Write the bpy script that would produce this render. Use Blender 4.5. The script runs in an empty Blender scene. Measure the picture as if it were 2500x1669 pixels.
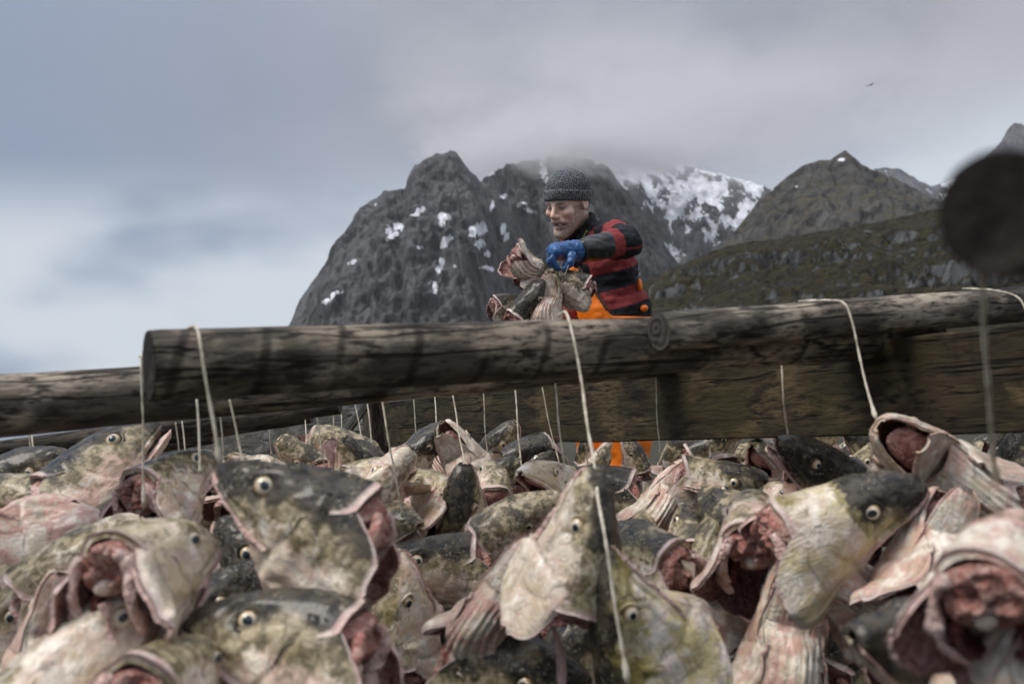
import bpy, math, random
import numpy as np
from mathutils import Vector, Matrix

# ------------------------------------------------------------------ camera, sky, sun, exposure
SC = bpy.context.scene
COL = SC.collection
R_ = math.radians
F_PX = 2430.0                      # focal length in photo pixels (2500 wide)
PITCH, ROLL = R_(4.2), R_(4.3)
CAM = np.array([0.0, 0.0, 0.80])
_f = np.array([0, math.cos(PITCH), math.sin(PITCH)])
_r0 = np.array([1.0, 0, 0]); _u0 = np.array([0, -math.sin(PITCH), math.cos(PITCH)])
CR = _r0*math.cos(ROLL) - _u0*math.sin(ROLL)
CU = _u0*math.cos(ROLL) + _r0*math.sin(ROLL)
CF = _f

def at(px, py, d):
    """world point that lies d metres deep in the view, in photo pixels (2500 x 1669)"""
    return CAM + d*(CF + (px-1250)/F_PX*CR + (834.5-py)/F_PX*CU)

def proj(P):
    q = np.asarray(P) - CAM
    d = q@CF
    return 1250+F_PX*(q@CR)/d, 834.5-F_PX*(q@CU)/d

cam_d = bpy.data.cameras.new('camera'); cam = bpy.data.objects.new('camera', cam_d); COL.objects.link(cam)
cam_d.sensor_width = 36; cam_d.lens = F_PX*36/2500; cam_d.clip_start = 0.05; cam_d.clip_end = 30000
M = Matrix.Identity(4)
for i in range(3):
    M[i][0], M[i][1], M[i][2], M[i][3] = CR[i], CU[i], -CF[i], CAM[i]
cam.matrix_world = M
cam_d.dof.use_dof = True; cam_d.dof.focus_distance = 3.5; cam_d.dof.aperture_fstop = 4.5
SC.camera = cam

SUN_EL, SUN_AZ = R_(60), R_(-115)    # azimuth measured from +Y towards +X
SC.view_settings.view_transform = 'Standard'; SC.view_settings.look = 'None'
SC.view_settings.exposure = 1.12; SC.view_settings.gamma = 1.0
SC.view_settings.use_curve_mapping = False
SC.render.engine = 'CYCLES'
SC.cycles.use_denoising = True
SC.cycles.use_adaptive_sampling = True; SC.cycles.adaptive_threshold = 0.03
SC.cycles.volume_bounces = 4; SC.cycles.volume_step_rate = 3.0
SC.cycles.max_bounces = 8
SC.cycles.diffuse_bounces = 3
SC.cycles.transparent_max_bounces = 16

# ------------------------------------------------------------------ node helpers
class NT:
    def __init__(s, tree): s.t = tree; s.n = tree.nodes; s.l = tree.links
    def new(s, kind, **kw):
        n = s.n.new(kind)
        for k, v in kw.items(): setattr(n, k, v)
        return n
    def put(s, sock, v):
        if isinstance(v, bpy.types.NodeSocket): s.l.new(v, sock)
        else:
            try: sock.default_value = v
            except Exception: sock.default_value = (v[0], v[1], v[2], 1.0)
    def math(s, op, a, b=0.0, c=None, clamp=False):
        n = s.new('ShaderNodeMath', operation=op, use_clamp=clamp)
        s.put(n.inputs[0], a); s.put(n.inputs[1], b)
        if c is not None: s.put(n.inputs[2], c)
        return n.outputs[0]
    def vmath(s, op, a, b=(0, 0, 0)):
        n = s.new('ShaderNodeVectorMath', operation=op)
        s.put(n.inputs[0], a); s.put(n.inputs[1], b)
        return n.outputs[0]
    def noise(s, vec, scale, detail=4.0, rough=0.55, dist=0.0):
        n = s.new('ShaderNodeTexNoise')
        if vec is not None: s.l.new(vec, n.inputs['Vector'])
        n.inputs['Scale'].default_value = scale; n.inputs['Detail'].default_value = detail
        n.inputs['Roughness'].default_value = rough; n.inputs['Distortion'].default_value = dist
        return n.outputs['Fac']
    def voro(s, vec, scale, feature='F1', out='Distance'):
        n = s.new('ShaderNodeTexVoronoi', feature=feature)
        if vec is not None: s.l.new(vec, n.inputs['Vector'])
        n.inputs['Scale'].default_value = scale
        return n.outputs[out]
    def step(s, v, lo, hi, a=0.0, b=1.0):
        n = s.new('ShaderNodeMapRange', interpolation_type='SMOOTHSTEP')
        s.put(n.inputs[0], v); s.put(n.inputs[1], lo); s.put(n.inputs[2], hi); s.put(n.inputs[3], a); s.put(n.inputs[4], b)
        return n.outputs[0]
    def mix(s, f, a, b, blend='MIX'):
        n = s.new('ShaderNodeMix', data_type='RGBA', blend_type=blend)
        s.put(n.inputs[0], f)
        for sk, v in ((n.inputs[6], a), (n.inputs[7], b)):
            if isinstance(v, bpy.types.NodeSocket): s.l.new(v, sk)
            else: sk.default_value = (v[0], v[1], v[2], 1.0)
        return n.outputs[2]
    def scale(s, vec, xyz): return s.vmath('MULTIPLY', vec, xyz)
    def sep(s, vec):
        n = s.new('ShaderNodeSeparateXYZ'); s.l.new(vec, n.inputs[0]); return n.outputs
    def attr(s, name, kind='GEOMETRY'):
        n = s.new('ShaderNodeAttribute', attribute_name=name, attribute_type=kind); return n
    def bump(s, h, strength=0.4, dist=0.01, normal=None):
        n = s.new('ShaderNodeBump'); s.put(n.inputs['Height'], h)
        n.inputs['Strength'].default_value = strength; n.inputs['Distance'].default_value = dist
        if normal is not None: s.l.new(normal, n.inputs['Normal'])
        return n.outputs[0]

def material(name):
    m = bpy.data.materials.new(name); m.use_nodes = True
    nt = NT(m.node_tree); b = m.node_tree.nodes['Principled BSDF']
    return m, nt, b

def srgb(r, g, b):
    f = lambda c: (c/255/12.92) if c/255 <= 0.04045 else ((c/255+0.055)/1.055)**2.4
    return (f(r), f(g), f(b))

# ------------------------------------------------------------------ world: a clouded daylight sky
W = bpy.data.worlds.new('World'); SC.world = W; W.use_nodes = True
def build_world():
    nt = NT(W.node_tree); bg = W.node_tree.nodes['Background']
    sky = nt.new('ShaderNodeTexSky', sky_type='NISHITA'); sky.sun_disc = False
    sky.sun_elevation = SUN_EL; sky.sun_rotation = SUN_AZ
    d = nt.new('ShaderNodeTexCoord').outputs['Generated']
    x, y, z = nt.sep(d)
    zc = nt.math('MAXIMUM', z, 0.0)
    k = nt.math('DIVIDE', 1.0, nt.math('ADD', zc, 0.16))
    comb = nt.new('ShaderNodeCombineXYZ')
    nt.put(comb.inputs[0], nt.math('MULTIPLY', x, k)); nt.put(comb.inputs[1], nt.math('MULTIPLY', y, k)); comb.inputs[2].default_value = 3.7
    p = comb.outputs[0]
    n1 = nt.noise(nt.scale(p, (1.0, 0.55, 1)), 0.75, 3, 0.5)
    n2 = nt.noise(nt.scale(nt.vmath('ADD', d, (5.3, 1.2, 2.0)), (1, 1, 1.9)), 3.2, 3, 0.55)
    # rows of low cloud towards the horizon, overcast lid above
    low = nt.step(z, 0.02, 0.22, 1.0, 0.0)
    lid = nt.mix(nt.step(n1, 0.38, 0.62), srgb(146, 152, 164), srgb(180, 179, 185))
    mid = nt.mix(nt.step(n2, 0.40, 0.62), srgb(166, 181, 203), srgb(198, 206, 216))
    cl = nt.mix(nt.step(z, 0.12, 0.30), mid, lid)
    # side away from the cloud bank is bluer
    cl = nt.mix(nt.math('MULTIPLY', nt.step(x, 0.05, -0.45), 0.75), cl, srgb(124, 143, 172))
    cl = nt.mix(nt.math('MULTIPLY', nt.step(x, 0.1, 0.5), nt.math('MULTIPLY', nt.step(z, 0.32, 0.16), 0.8)), cl, srgb(202, 208, 216))
    b2 = nt.noise(nt.scale(nt.vmath('ADD', d, (2.1, 7.7, 4.0)), (1, 1, 2.2)), 3.6, 3, 0.5)
    puff = nt.math('MULTIPLY', nt.step(nt.math('ADD', b2, nt.step(z, 0.04, 0.13, -0.16, 0.09)), 0.38, 0.62), nt.step(z, 0.27, 0.18))
    cl = nt.mix(nt.math('MULTIPLY', puff, 0.95), cl, srgb(212, 220, 228))
    skyc = nt.mix(1.0, sky.outputs[0], (0.09, 0.09, 0.09), 'MULTIPLY')
    out = nt.mix(0.93, skyc, cl)
    # an overcast lid is about three times as bright overhead as low down
    out = nt.vmath('SCALE', out, (0, 0, 0)); sc_ = out.node; nt.put(sc_.inputs['Scale'], nt.math('ADD', 0.475, nt.math('MULTIPLY', nt.step(z, 0.32, 1.0), 0.90)))
    # ground half of the dome: dark, so nothing lights from below
    nt.put(bg.inputs['Color'], out); bg.inputs['Strength'].default_value = 1.0
build_world()

sun_d = bpy.data.lights.new('sun', 'SUN'); sun = bpy.data.objects.new('sun', sun_d); COL.objects.link(sun)
sun_d.energy = 1.5; sun_d.angle = R_(28); sun_d.color = (1.0, 0.93, 0.83)
_sd = Vector((math.sin(SUN_AZ)*math.cos(SUN_EL), math.cos(SUN_AZ)*math.cos(SUN_EL), math.sin(SUN_EL)))
sun.rotation_euler = _sd.to_track_quat('Z', 'Y').to_euler()

# ------------------------------------------------------------------ numpy helpers
def _hash(ix, iy, iz, seed):
    h = (ix.astype(np.uint32)*np.uint32(374761393) + iy.astype(np.uint32)*np.uint32(668265263)
         + iz.astype(np.uint32)*np.uint32(2147483647) + np.uint32((seed*1274126177) & 0xffffffff))
    h = (h ^ (h >> np.uint32(13)))*np.uint32(1274126177)
    h = (h ^ (h >> np.uint32(16)))*np.uint32(2246822519)
    h = h ^ (h >> np.uint32(15))
    return h.astype(np.float64)/4294967295.0

def vnoise(P, seed=0):
    """smooth value noise, 0..1"""
    P = np.asarray(P, float); I = np.floor(P); f = P-I; f = f*f*f*(f*(f*6-15)+10); I = I.astype(np.int64)
    out = 0
    for dx in (0, 1):
        wx = f[..., 0] if dx else 1-f[..., 0]
        for dy in (0, 1):
            wy = f[..., 1] if dy else 1-f[..., 1]
            for dz in (0, 1):
                wz = f[..., 2] if dz else 1-f[..., 2]
                out = out + wx*wy*wz*_hash(I[..., 0]+dx, I[..., 1]+dy, I[..., 2]+dz, seed)
    return out

def fbm(P, octaves=4, seed=0, gain=0.5, ridged=False):
    P = np.asarray(P, float); a, s, t = 1.0, 0.0, 0.0
    for o in range(octaves):
        n = vnoise(P*(2.03**o) + 17.3*o, seed+o)*2-1
        if ridged: n = 1-2*np.abs(n)
        s = s + a*n; t += a; a *= gain
    return s/t

def smooth(x, a, b):
    t = np.clip((x-a)/(b-a), 0, 1); return t*t*(3-2*t)

def unit(v): v = np.asarray(v, float); return v/(np.linalg.norm(v, axis=-1, keepdims=True)+1e-12)

def mesh_from(name, V, Fq, mats=(), mi=None, smooth_shade=True, attrs=None):
    """V (n,3); Fq: (m,3|4) array or list of arrays; mi: material index per face"""
    if not isinstance(Fq, (list, tuple)): Fq = [Fq]
    me = bpy.data.meshes.new(name)
    V = np.ascontiguousarray(V, dtype=np.float32)
    loops = np.concatenate([np.asarray(f).reshape(-1) for f in Fq]).astype(np.int32)
    tot = np.concatenate([np.full(len(f), f.shape[1], np.int32) for f in Fq])
    st = np.concatenate([[0], np.cumsum(tot)[:-1]]).astype(np.int32)
    me.vertices.add(len(V)); me.vertices.foreach_set('co', V.ravel())
    me.loops.add(len(loops)); me.loops.foreach_set('vertex_index', loops)
    me.polygons.add(len(tot)); me.polygons.foreach_set('loop_start', st); me.polygons.foreach_set('loop_total', tot)
    for m in mats: me.materials.append(m)
    if mi is not None: me.polygons.foreach_set('material_index', np.asarray(mi, np.int32))
    me.update(calc_edges=True)
    me.polygons.foreach_set('use_smooth', np.full(len(tot), smooth_shade))
    for k, a in (attrs or {}).items():
        a = np.asarray(a, np.float32)
        if a.ndim == 1:
            at_ = me.attributes.new(k, 'FLOAT', 'POINT'); at_.data.foreach_set('value', a)
        else:
            at_ = me.attributes.new(k, 'FLOAT_COLOR', 'POINT')
            at_.data.foreach_set('color', np.concatenate([a, np.ones((len(a), 1), np.float32)], 1).ravel())
    me.validate()
    return me

def obj(name, me, parent=None, **props):
    o = bpy.data.objects.new(name, me); COL.objects.link(o)
    if parent is not None: o.parent = parent
    for k, v in props.items(): o[k] = v
    return o

def grid_faces(nu, nv, wrap_u=False):
    i, j = np.meshgrid(np.arange(nu if wrap_u else nu-1), np.arange(nv-1), indexing='ij')
    i2 = (i+1) % nu
    return np.stack([i*nv+j, i2*nv+j, i2*nv+j+1, i*nv+j+1], -1).reshape(-1, 4)

def tube(path, radii, n=10, cap=True, wob=None):
    """closed tube along a polyline; returns V, [quads, tris]"""
    path = np.asarray(path, float); m = len(path)
    T = np.gradient(path, axis=0); T = unit(T)
    ref = np.array([0, 0, 1.0]) if abs(T[0, 2]) < 0.9 else np.array([1.0, 0, 0])
    N = np.zeros_like(T); N[0] = unit(np.cross(T[0], ref))
    for k in range(1, m):
        v = N[k-1]-T[k]*(N[k-1]@T[k]); N[k] = unit(v)
    B = np.cross(T, N)
    a = np.linspace(0, 2*np.pi, n, endpoint=False)
    r = np.broadcast_to(np.asarray(radii, float), (m,))
    rr = r[:, None]*np.ones(n) if wob is None else r[:, None]*(1+wob)
    V = path[:, None]+rr[..., None]*(np.cos(a)[None, :, None]*N[:, None]+np.sin(a)[None, :, None]*B[:, None])
    V = V.reshape(-1, 3)
    i, j = np.meshgrid(np.arange(m-1), np.arange(n), indexing='ij'); j2 = (j+1) % n
    Q = np.stack([i*n+j, i*n+j2, (i+1)*n+j2, (i+1)*n+j], -1).reshape(-1, 4)
    F = [Q]
    if cap:
        V = np.concatenate([V, path[:1], path[-1:]]); c0, c1 = m*n, m*n+1
        jj = np.arange(n); j2 = (jj+1) % n
        F.append(np.concatenate([np.stack([np.full(n, c0), j2, jj], -1), np.stack([np.full(n, c1), (m-1)*n+jj, (m-1)*n+j2], -1)]))
    return V, F

def spline(pts, n):
    """Catmull-Rom through pts"""
    P = np.asarray(pts, float)
    P = np.concatenate([2*P[:1]-P[1:2], P, 2*P[-1:]-P[-2:-1]])
    t = np.linspace(0, len(P)-3-1e-9, n); k = t.astype(int); f = (t-k)[:, None]
    a, b, c, d = P[k], P[k+1], P[k+2], P[k+3]
    return 0.5*((2*b)+(c-a)*f+(2*a-5*b+4*c-d)*f*f+(3*b-a-3*c+d)*f**3)
# ------------------------------------------------------------------ ground and mountains
def m_rock(name, base, dark, moss=None, moss_amt=0.0, snow_noise=False, sc=1.0):
    m, nt, b = material(name)
    p = nt.new('ShaderNodeNewGeometry').outputs['Position']
    n1 = nt.noise(p, 0.010*sc, 6, 0.6); n2 = nt.noise(nt.scale(p, (1, 1, 0.35)), 0.06*sc, 6, 0.65, 0.5)
    cr = nt.voro(nt.scale(p, (1, 1, 0.4)), 0.045*sc, 'DISTANCE_TO_EDGE')
    c = nt.mix(nt.step(n2, 0.35, 0.65), dark, base)
    c = nt.mix(nt.math('MULTIPLY', nt.step(n1, 0.45, 0.6), 0.5), c, tuple(v*1.35 for v in base))
    c = nt.mix(nt.math('MULTIPLY', nt.step(cr, 0.10, 0.0), 0.6), c, dark)
    if moss is not None:
        nz = nt.sep(nt.new('ShaderNodeNewGeometry').outputs['Normal'])[2]
        mm = nt.math('ADD', nt.noise(p, 0.035*sc, 5, 0.6), nt.math('MULTIPLY', nz, 0.55))
        mk = nt.step(mm, 0.78-moss_amt, 0.92-moss_amt)
        mc = nt.mix(nt.step(nt.noise(p, 0.09*sc, 4), 0.4, 0.65), moss[0], moss[1])
        mc = nt.mix(nt.step(nt.noise(p, 0.022*sc, 4), 0.55, 0.66), mc, moss[2])
        c = nt.mix(mk, c, mc)
    a = nt.attr('snow').outputs['Fac']
    sn = nt.math('ADD', a, nt.math('MULTIPLY', nt.math('SUBTRACT', nt.noise(nt.scale(p, (1, 1, 0.55)), 0.075*sc, 5, 0.68, 0.6), 0.5), 1.5))
    sm = nt.step(sn, 0.50, 0.55)
    c = nt.mix(sm, c, (0.74, 0.77, 0.82))
    nt.put(b.inputs['Base Color'], c)
    b.inputs['Roughness'].default_value = 0.9; b.inputs['Specular IOR Level'].default_value = 0.2
    h = nt.math('ADD', nt.noise(nt.scale(p, (1, 1, 0.5)), 0.12*sc, 6, 0.65), nt.math('MULTIPLY', nt.step(cr, 0.0, 0.12), 0.35))
    nt.put(b.inputs['Normal'], nt.bump(h, 0.8, 6.0/sc))
    return m

def mountain(name, ridge, depth, nu, nv, mat, run=1.05, back=0.8, amp=1.0, seed=1, snow=None, rough=1.0, zfoot=-4.0, foot_depth=None, terrace=0.0):
    """ridge: silhouette in photo pixels, stood up at its real distance; a slope runs down towards us and another away"""
    r = np.array(ridge, float)
    ux = np.linspace(r[0, 0], r[-1, 0], nu)
    py = np.interp(ux, r[:, 0], r[:, 1])
    dep = np.interp(ux, r[:, 0], depth if np.ndim(depth) else np.full(len(r), depth))
    top = np.array([at(a, b, d) for a, b, d in zip(ux, py, dep)])
    H = top[:, 2]-zfoot
    nb = nv//4
    v = np.concatenate([np.linspace(0, 1, nv), 1+np.linspace(0, 1, nb+1)[1:]])
    vf = np.clip(v, 0, 1); vb = np.clip(v-1, 0, 1)
    prof = np.where(v <= 1, 0.62*vf**1.0+0.38*vf**2.2, 1-0.75*vb)
    X = np.repeat(top[:, 0:1], len(v), 1)
    Y = top[:, 1:2]-(run*H)[:, None]*(1-vf)[None]+(back*H)[:, None]*vb[None]
    if foot_depth is not None:
        yf = np.full(nu, float(foot_depth)); Y = np.where(v[None] <= 1, yf[:, None]+(top[:, 1:2]-yf[:, None])*vf[None], Y)
        # fan the foot inwards so that columns stay in the same sight line
        X = X*np.where(v[None] <= 1, 0.45+0.55*(Y/top[:, 1:2]), 1)
    Z = zfoot+H[:, None]*prof[None]
    P = np.stack([X, Y, Z], -1)
    s = np.clip(H, 40, None)[:, None]
    q = P.copy(); q[..., 2] *= 0.6; q[..., 0] += q[..., 2]*0.35; q[..., 1] *= 0.7
    Sc = 1.0/(np.median(H)*0.55)
    big = fbm(q*Sc, 4, seed, 0.5, True); mid = fbm(q*Sc*4.1, 4, seed+9, 0.55, True); fine = fbm(P*Sc*16, 3, seed+20, 0.6)
    env = np.clip(np.abs(v-1.0)*5, 0.0, 1.0)[None]**0.8
    d = (big*0.17*env+mid*0.055*(0.25+0.75*env)+fine*0.020*rough)*s*amp
    P[..., 1] -= d*0.9; P[..., 2] += d*0.45*env + fine*0.008*s*amp*rough
    if terrace:      # ledges: rock steps with turf on the treads
        q2 = P*np.array([.02, .02, .0]); hh = P[..., 2]+7*fbm(q2*1.6, 3, seed+60)
        st_ = 7.5; k_ = np.floor(hh/st_); fr_ = hh/st_-k_
        tz = (k_+smooth(fr_, .30, .62))*st_-hh
        gate = smooth(fbm(P*.035, 3, seed+70), -.15, .25)*np.clip(np.abs(v-1)*8, 0, 1)[None]
        P[..., 2] += tz*terrace*gate; P[..., 1] -= fbm(P*np.array([.30, .08, .22]), 3, seed+80, .5, True)*1.6*gate
    X_, Y_ = proj(P)
    at_s = np.zeros(P.shape[:2]) if snow is None else snow(P, X_, Y_, v, mid)
    me = mesh_from(name, P.reshape(-1, 3), grid_faces(nu, len(v)), [mat], attrs={'snow': at_s.ravel()})
    o = obj(name, me, kind='structure')
    return o

def patches(spots, amt=0.75):
    def f(P, X, Y, v, mid):
        a = np.zeros(X.shape)
        for (x, y, rx, ry, ang) in spots:
            c, s_ = math.cos(R_(ang)), math.sin(R_(ang))
            dx, dy = X-x, Y-y
            u, w = (dx*c-dy*s_)/rx, (dx*s_+dy*c)/ry
            a = np.maximum(a, amt*np.exp(-(u*u+w*w)*0.9))
        return a
    return f

ROCK = m_rock('rock_dark', (0.100, 0.102, 0.106), (0.026, 0.027, 0.029))
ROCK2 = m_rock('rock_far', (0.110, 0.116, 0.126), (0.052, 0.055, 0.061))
DOME = m_rock('rock_mossy', (0.080, 0.078, 0.074), (0.024, 0.024, 0.023), ((0.050, 0.046, 0.030), (0.075, 0.062, 0.040), (0.066, 0.052, 0.040)), -0.06)
HILL = m_rock('rock_hillside', (0.095, 0.099, 0.103), (0.022, 0.023, 0.024), ((0.013, 0.013, 0.007), (0.034, 0.028, 0.010), (0.018, 0.013, 0.010)), 0.06, sc=5.0)

m1 = [(560, 1010), (640, 900), (705, 797), (730, 737), (760, 690), (790, 650), (812, 600), (850, 555), (880, 510), (930, 474), (950, 466), (988, 466),
      (1000, 420), (1010, 400), (1035, 390), (1070, 378), (1100, 368), (1114, 371), (1130, 396), (1150, 418), (1172, 440), (1230, 408), (1300, 388), (1360, 384),
      (1430, 388), (1480, 408), (1515, 450), (1560, 505), (1600, 560), (1640, 620), (1700, 690), (1800, 800), (1900, 900)]
d1 = [1700 if x < 1160 else 1700+min(1, (x-1160)/120)*330 for x, y in m1]
snow1 = [(1022, 516, 26, 12, 20), (975, 555, 22, 14, 10), (960, 575, 26, 10, 35), (1085, 532, 26, 16, 5), (1078, 545, 14, 16, 0), (1090, 585, 24, 12, 30),
         (1080, 600, 14, 16, 0), (1165, 560, 34, 26, 10), (1172, 595, 22, 20, 0), (1228, 560, 12, 24, -15), (1235, 580, 10, 18, -15), (1200, 505, 8, 22, -20),
         (1078, 640, 12, 22, -10), (1068, 655, 14, 18, 10), (815, 720, 30, 9, 35), (800, 732, 18, 9, 30), (860, 640, 18, 7, 30), (1062, 700, 10, 18, 10), (1190, 620, 14, 12, 0),
         (1255, 620, 12, 20, -15), (1270, 500, 18, 9, 0), (1295, 515, 26, 8, -20), (1230, 480, 16, 8, 20), (1325, 410, 16, 42, 10), (1340, 440, 20, 16, 0),
         (1190, 655, 26, 8, -10), (1110, 650, 10, 8, 0), (1200, 425, 14, 5, 25), (1050, 690, 10, 12, 0), (950, 560, 12, 20, 20), (1025, 605, 10, 8, 0), (915, 500, 8, 5, 0)]
mountain('mountain', m1, d1, 520, 230, ROCK, run=0.75, amp=1.0, seed=3, zfoot=-60, snow=patches(snow1, 0.72))

def snow_field(P, X, Y, v, mid):
    a = 0.66+0.20*np.clip((560-Y)/160, -1.6, 1)-0.42*smooth(mid, 0.15, 0.75)
    streak = fbm(np.stack([X*0.035+Y*0.02, Y*0.02-X*0.014, X*0], -1), 4, 77)
    return a+0.50*streak
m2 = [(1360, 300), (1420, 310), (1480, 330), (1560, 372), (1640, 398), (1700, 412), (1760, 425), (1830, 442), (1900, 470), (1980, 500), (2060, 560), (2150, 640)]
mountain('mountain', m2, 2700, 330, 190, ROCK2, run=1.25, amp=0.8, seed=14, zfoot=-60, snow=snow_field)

m3 = [(1500, 830), (1600, 735), (1680, 672), (1730, 628), (1770, 590), (1810, 545), (1850, 492), (1890, 458), (1930, 425), (1960, 404), (2000, 390), (2030, 387),
      (2045, 376), (2060, 370), (2075, 378), (2098, 394), (2120, 414), (2150, 422), (2190, 438), (2240, 468), (2290, 490), (2340, 505), (2420, 540), (2560, 600)]
mountain('mountain', m3, 1350, 360, 170, DOME, run=1.2, amp=0.75, seed=31, zfoot=-60, snow=patches([(2055, 390, 14, 5, 0), (1945, 455, 8, 4, 0), (1880, 464, 14, 4, 10)], 0.66))

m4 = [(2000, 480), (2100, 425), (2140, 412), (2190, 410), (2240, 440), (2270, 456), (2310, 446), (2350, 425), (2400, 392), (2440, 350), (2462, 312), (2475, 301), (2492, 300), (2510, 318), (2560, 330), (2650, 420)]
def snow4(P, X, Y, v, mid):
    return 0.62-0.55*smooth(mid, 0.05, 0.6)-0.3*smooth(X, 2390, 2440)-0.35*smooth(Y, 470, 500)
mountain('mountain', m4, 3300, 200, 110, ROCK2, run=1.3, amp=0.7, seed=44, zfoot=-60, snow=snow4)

m5 = [(1000, 1030), (1150, 985), (1300, 870), (1430, 770), (1500, 722), (1560, 692), (1620, 664), (1700, 630), (1760, 606), (1830, 590), (1900, 583), (1990, 568), (2080, 552), (2150, 540), (2210, 528), (2280, 512), (2340, 500), (2440, 484), (2560, 470), (2760, 470)]
mountain('hillside', m5, 300, 480, 320, HILL, run=2.2, amp=0.55, seed=57, rough=1.6, zfoot=-9, foot_depth=60, terrace=0.85)

def build_ground():
    m, nt, b = material('ground_turf')
    p = nt.new('ShaderNodeNewGeometry').outputs['Position']
    c = nt.mix(nt.step(nt.noise(p, 3.0, 6, 0.6), 0.35, 0.65), (0.022, 0.024, 0.012), (0.060, 0.052, 0.030))
    c = nt.mix(nt.step(nt.noise(p, 0.6, 5), 0.55, 0.7), c, (0.055, 0.053, 0.050))
    nt.put(b.inputs['Base Color'], c); b.inputs['Roughness'].default_value = 0.95
    nt.put(b.inputs['Normal'], nt.bump(nt.noise(p, 25, 6, 0.7), 1.0, 0.05))
    # finer near the rack, reaching past the mountains
    e = np.concatenate([-np.geomspace(9000, 8, 30), np.linspace(-6, 6, 60), np.geomspace(8, 9000, 30)])
    X, Y = np.meshgrid(e, e+3, indexing='ij')
    r = np.hypot(X, Y-3)
    Z = (fbm(np.stack([X*0.8, Y*0.8, X*0], -1), 4, 5)*0.06)*np.clip(1-r/40, 0, 1) - np.clip((r-70)/100, 0, 1)*3.0
    V = np.stack([X, Y, Z], -1).reshape(-1, 3)
    obj('ground', mesh_from('ground', V, grid_faces(len(e), len(e)), [m]), kind='structure')
build_ground()

def build_cloud(centre, size, dens, label, nsc=0.0042):
    """the cloud bank that sits on the summits: one closed volume"""
    m = bpy.data.materials.new('cloud_vapour'); m.use_nodes = True; nt = NT(m.node_tree)
    m.node_tree.nodes.remove(m.node_tree.nodes['Principled BSDF'])
    vol = nt.new('ShaderNodeVolumePrincipled'); out = m.node_tree.nodes['Material Output']
    nt.l.new(vol.outputs[0], out.inputs['Volume'])
    g = nt.new('ShaderNodeTexCoord').outputs['Object']     # -1..1 in the box
    wp = nt.new('ShaderNodeNewGeometry').outputs['Position']
    x, y, z = nt.sep(g)
    n = nt.noise(nt.scale(wp, (1, 1, 1.5)), nsc, 4, 0.55, 0.4)
    nn = nt.math('MULTIPLY', nt.math('SUBTRACT', n, 0.5), 1.9)
    r = nt.math('SQRT', nt.math('ADD', nt.math('ADD', nt.math('MULTIPLY', x, x), nt.math('MULTIPLY', z, z)), nt.math('MULTIPLY', y, y)))
    fall = nt.step(nt.math('ADD', r, nn), 1.0, 0.05)
    fall = nt.math('MULTIPLY', fall, nt.step(z, 0.55, -0.55, 0.12, 1.0))
    edge = nt.math('MULTIPLY', fall, nt.step(r, 0.98, 0.8))
    nt.put(vol.inputs['Density'], nt.math('MULTIPLY', edge, dens))
    vol.inputs['Color'].default_value = (0.86, 0.86, 0.88, 1); vol.inputs['Anisotropy'].default_value = 0.2
    c = centre
    # closed ellipsoid hull
    a = np.linspace(0, 2*np.pi, 32, endpoint=False); t = np.linspace(0.001, np.pi-0.001, 17)
    A, T = np.meshgrid(a, t, indexing='ij')
    V = np.stack([np.sin(T)*np.cos(A), np.sin(T)*np.sin(A), np.cos(T)], -1).reshape(-1, 3)
    o = obj('cloud_bank', mesh_from('cloud_bank', V, grid_faces(32, 17, True)[:, ::-1], [m]), kind='stuff', label=label, category='cloud')
    o.location = Vector(c); o.scale = size
    o.rotation_euler = (0, R_(5), 0)
build_cloud(at(1650, 215, 2250), (800, 560, 235), 0.0062, 'grey cloud bank over the snowy summits')
build_cloud(at(1385, 352, 1970), (370, 220, 100), 0.030, 'dense low cloud clinging to the middle summit', 0.008)

def build_haze():
    """thin damp air over the whole place"""
    m = bpy.data.materials.new('damp_air'); m.use_nodes = True; nt = NT(m.node_tree)
    m.node_tree.nodes.remove(m.node_tree.nodes['Principled BSDF'])
    vol = nt.new('ShaderNodeVolumePrincipled'); nt.l.new(vol.outputs[0], m.node_tree.nodes['Material Output'].inputs['Volume'])
    vol.inputs['Density'].default_value = 0.000035; vol.inputs['Color'].default_value = (.93, .95, 1.0, 1); vol.inputs['Anisotropy'].default_value = 0.1
    x0, x1, y0, y1, z0, z1 = -2600, 3200, -300, 4600, -70, 1400
    V = np.array([(x, y, z) for x in (x0, x1) for y in (y0, y1) for z in (z0, z1)], float)
    F = np.array([(0, 1, 3, 2), (4, 6, 7, 5), (0, 4, 5, 1), (2, 3, 7, 6), (0, 2, 6, 4), (1, 5, 7, 3)])
    m.cycles.homogeneous_volume = True
    obj('haze', mesh_from('haze', V, F, [m], smooth_shade=False), kind='stuff')
build_haze()
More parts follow.
